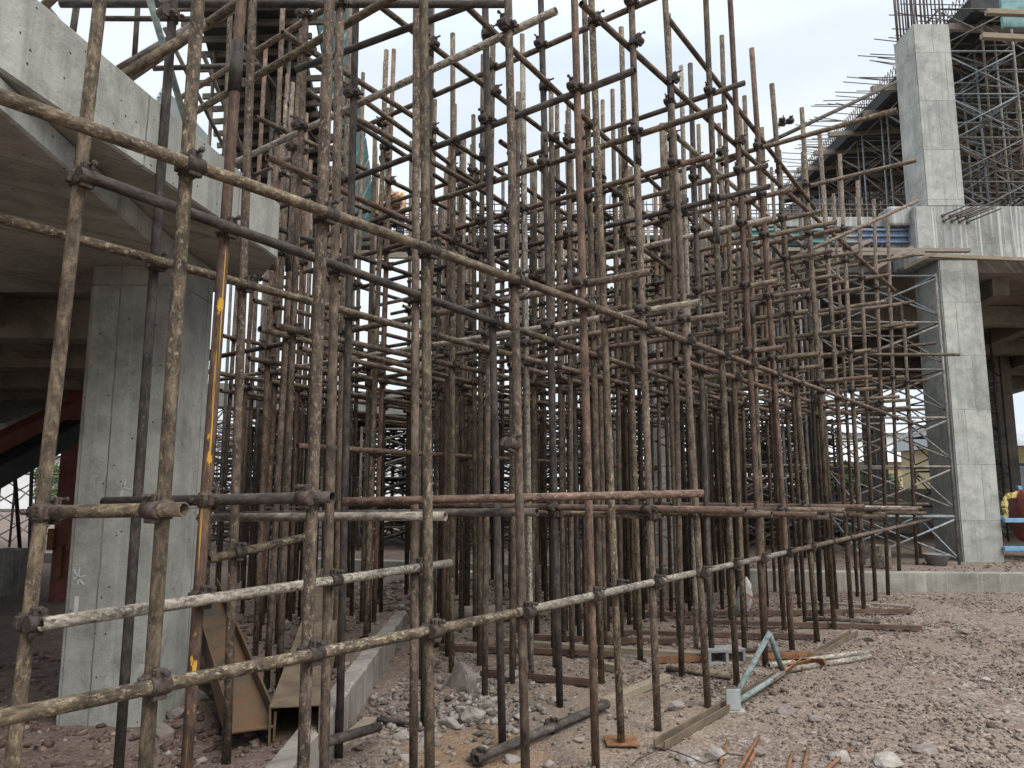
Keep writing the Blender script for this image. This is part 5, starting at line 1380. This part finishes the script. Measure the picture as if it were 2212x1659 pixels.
def cloth(parent, js, es, name, mat, grow=1.12):
    me = bpy.data.meshes.new(name); me.from_pydata([j[:3] for j in js], es, [])
    o = bpy.data.objects.new(name, me); C.objects.link(o)
    o.modifiers.new('Skin', 'SKIN').use_smooth_shade = True
    for i, j in enumerate(js): me.skin_vertices[0].data[i].radius = (j[3] * grow, j[3] * grow)
    me.skin_vertices[0].data[0].use_root = True
    sub = o.modifiers.new('Subdivision', 'SUBSURF'); sub.levels = 1; sub.render_levels = 1
    me.materials.append(mat); o.parent = parent
pick_j = lambda ids: [J[i] for i in ids]
cloth(w1p, pick_j([1, 2, 3, 15, 16, 19, 20]), [(0, 1), (1, 2), (2, 3), (3, 4), (2, 5), (5, 6)], 'shirt', M['camo'])
cloth(w1p, pick_j([0, 7, 8, 9, 11, 12, 13]), [(0, 1), (1, 2), (2, 3), (0, 4), (4, 5), (5, 6)], 'trousers', M['trousers'])
J2 = [(0, 0, .95, .13), (0, 0, 1.15, .14), (0, 0, 1.38, .16), (0, 0, 1.50, .06), (0, -.02, 1.60, .09), (0, -.02, 1.70, .085), (.10, 0, .85, .10), (.11, 0, .48, .075), (.11, .02, .10, .05), (.11, -.10, .04, .045), (-.10, 0, .85, .10), (-.11, 0, .48, .075), (-.11, .02, .10, .05), (-.11, -.10, .04, .045),
      (.21, 0, 1.38, .075), (.27, -.04, 1.10, .055), (.24, -.22, .95, .042), (.23, -.30, .92, .038), (-.21, 0, 1.38, .075), (-.27, -.04, 1.10, .055), (-.24, -.22, .95, .042), (-.23, -.30, .92, .038)]
E2 = [(0, 1), (1, 2), (2, 3), (3, 4), (4, 5), (0, 6), (6, 7), (7, 8), (8, 9), (0, 10), (10, 11), (11, 12), (12, 13), (2, 14), (14, 15), (15, 16), (16, 17), (2, 18), (18, 19), (19, 20), (20, 21)]
q = at(1272, 440, 15.9); w2p = skin_person('person', J2, E2, 'worker in a yellow helmet behind the rebar cage', (q.x, 15.9, q.z - 1.72), M['skin'])
pick2 = lambda ids: [J2[i] for i in ids]
cloth(w2p, pick2([1, 2, 14, 15, 18, 19]), [(0, 1), (1, 2), (2, 3), (1, 4), (4, 5)], 'shirt', M['block'])
cloth(w2p, pick2([0, 6, 7, 8, 10, 11, 12]), [(0, 1), (1, 2), (2, 3), (0, 4), (4, 5), (5, 6)], 'trousers', M['trousers'])
hm = link('helmet', lathe([(.155, 0), (.15, .015), (.125, .02), (.12, .08), (.09, .13), (.04, .155), (.001, .16)], 20, 'helmet'), M['helmet']); hm.location = (0, -.03, 1.66); hm.parent = w2p
hm = link('helmet', lathe([(.155, 0), (.15, .015), (.125, .02), (.12, .08), (.09, .13), (.04, .155), (.001, .16)], 20, 'helmet'), M['rock_pale']); hm.parent = w1p; hm.matrix_basis = Matrix.Translation((-.07, -.60, 1.17)) @ Matrix.Rotation(R(50), 4, 'X')

# ------------------------------------------------------------------ far background
def house(x, y, w, d, h, wall, label, roof='roof_sheet', wins=3):
    e = empty('far_building', (x, y, 0)); tag(e, label, 'building')
    bm = bmesh.new(); box_into(bm, (x, y, h / 2), w, d, h, None, .05); put_under(link('wall', new_mesh(bm, 'wall'), M[wall]), e)
    bm = bmesh.new(); prism_into(bm, [(x - w / 2 - .4, y - d / 2 - .5), (x + w / 2 + .4, y - d / 2 - .5), (x + w / 2 + .4, y + d / 2 + .5), (x - w / 2 - .4, y + d / 2 + .5)], h + .003, h + .25)
    vs = [v for v in bm.verts if v.co.z > h + .1]
    for v in vs: v.co.y += (y - v.co.y) * .8; v.co.z += 1.1
    put_under(link('roof', new_mesh(bm, 'roof'), M[roof]), e)
    for k in range(wins):
        bm = bmesh.new(); box_into(bm, (x - w / 2 + w * (k + .5) / wins, y - d / 2 - .02, h * .62), w / wins * .5, .06, h * .3, None, .01)
        put_under(link('window', new_mesh(bm, 'window'), M['window_dark']), e)
house(at(1480, 1050, 62).x, 62, 7, 6, 3.6, 'ochre_wall', 'ochre house seen low through the middle of the scaffold')
house(at(1905, 1040, 55).x, 57, 8, 6, 3.6, 'ochre_wall', 'ochre house low in the opening before the portal column')
house(at(1990, 1000, 70).x - 3, 82, 30, 8, 7.5, 'white_wall', 'long white shed far beyond the opening')
house(at(2195, 1030, 40).x, 42, 7, 6, 3.9, 'ochre_wall', 'yellow house with dark window past the portal column')
house(at(880, 1050, 60).x, 66, 14, 6, 4.5, 'white_wall', 'white far building low behind the braced towers')
house(at(60, 1060, 50).x, 56, 18, 6, 4.0, 'white_wall', 'pale far wall seen under the stand')
bm = bmesh.new(); q = at(2190, 1080, 34); box_into(bm, (q.x, 34, 1.9), 7, .1, 1.6, None, .01)
tag(link('sheet_fence', new_mesh(bm, 'sheet_fence'), M['roof_sheet']), 'white corrugated sheet fence below the yellow house', 'fence')
def tree(x, y, h, label):
    e = empty('tree', (x, y, 0)); tag(e, label, 'tree', 'trees beyond the site')
    bm = bmesh.new()
    for (p0, p1, r0) in (((0, 0, 0), (.1, 0, h * .45), .16), ((.1, 0, h * .4), (.7, .2, h * .75), .08), ((.1, 0, h * .4), (-.6, -.2, h * .78), .08)):
        bar_into(bm, Vector(p0) + Vector((x, y, 0)), Vector(p1) + Vector((x, y, 0)), r0, 7)
    put_under(link('trunk', new_mesh(bm, 'trunk'), M['bark']), e)
    gg = np.random.default_rng(int(abs(x) * 100)); bm = bmesh.new()
    cs = [(gg.normal(0, .9), gg.normal(0, .9), h * gg.uniform(.45, .95), gg.uniform(.4, .9)) for _ in range(16)]
    for cx_, cy_, cz_, cr in cs:
        for _ in range(110):
            d = gg.normal(0, 1, 3); d /= np.linalg.norm(d); r_ = cr * gg.uniform(.5, 1.05)
            c_ = Vector((x + cx_ + d[0] * r_, y + cy_ + d[1] * r_, cz_ + d[2] * r_ * .8)); s_ = gg.uniform(.08, .16)
            u_ = Vector(gg.normal(0, 1, 3)).normalized() * s_; v_ = Vector(gg.normal(0, 1, 3)).normalized() * s_
            bm.faces.new([bm.verts.new(c_ - u_), bm.verts.new(c_ + v_), bm.verts.new(c_ + u_), bm.verts.new(c_ - v_)])
    put_under(link('crown', new_mesh(bm, 'crown'), M['leaf']), e)
tree(at(1795, 1050, 44).x, 44, 2.9, 'low green bushy tree in the gap before the ochre house')
tree(at(1850, 1040, 48).x, 48, 3.0, 'second green bush beside the ochre house')
tree(at(1770, 1010, 70).x, 74, 5.5, 'dark tree by the white shed')
tree(at(60, 1100, 40).x, 44, 3.0, 'green bush seen under the stand')
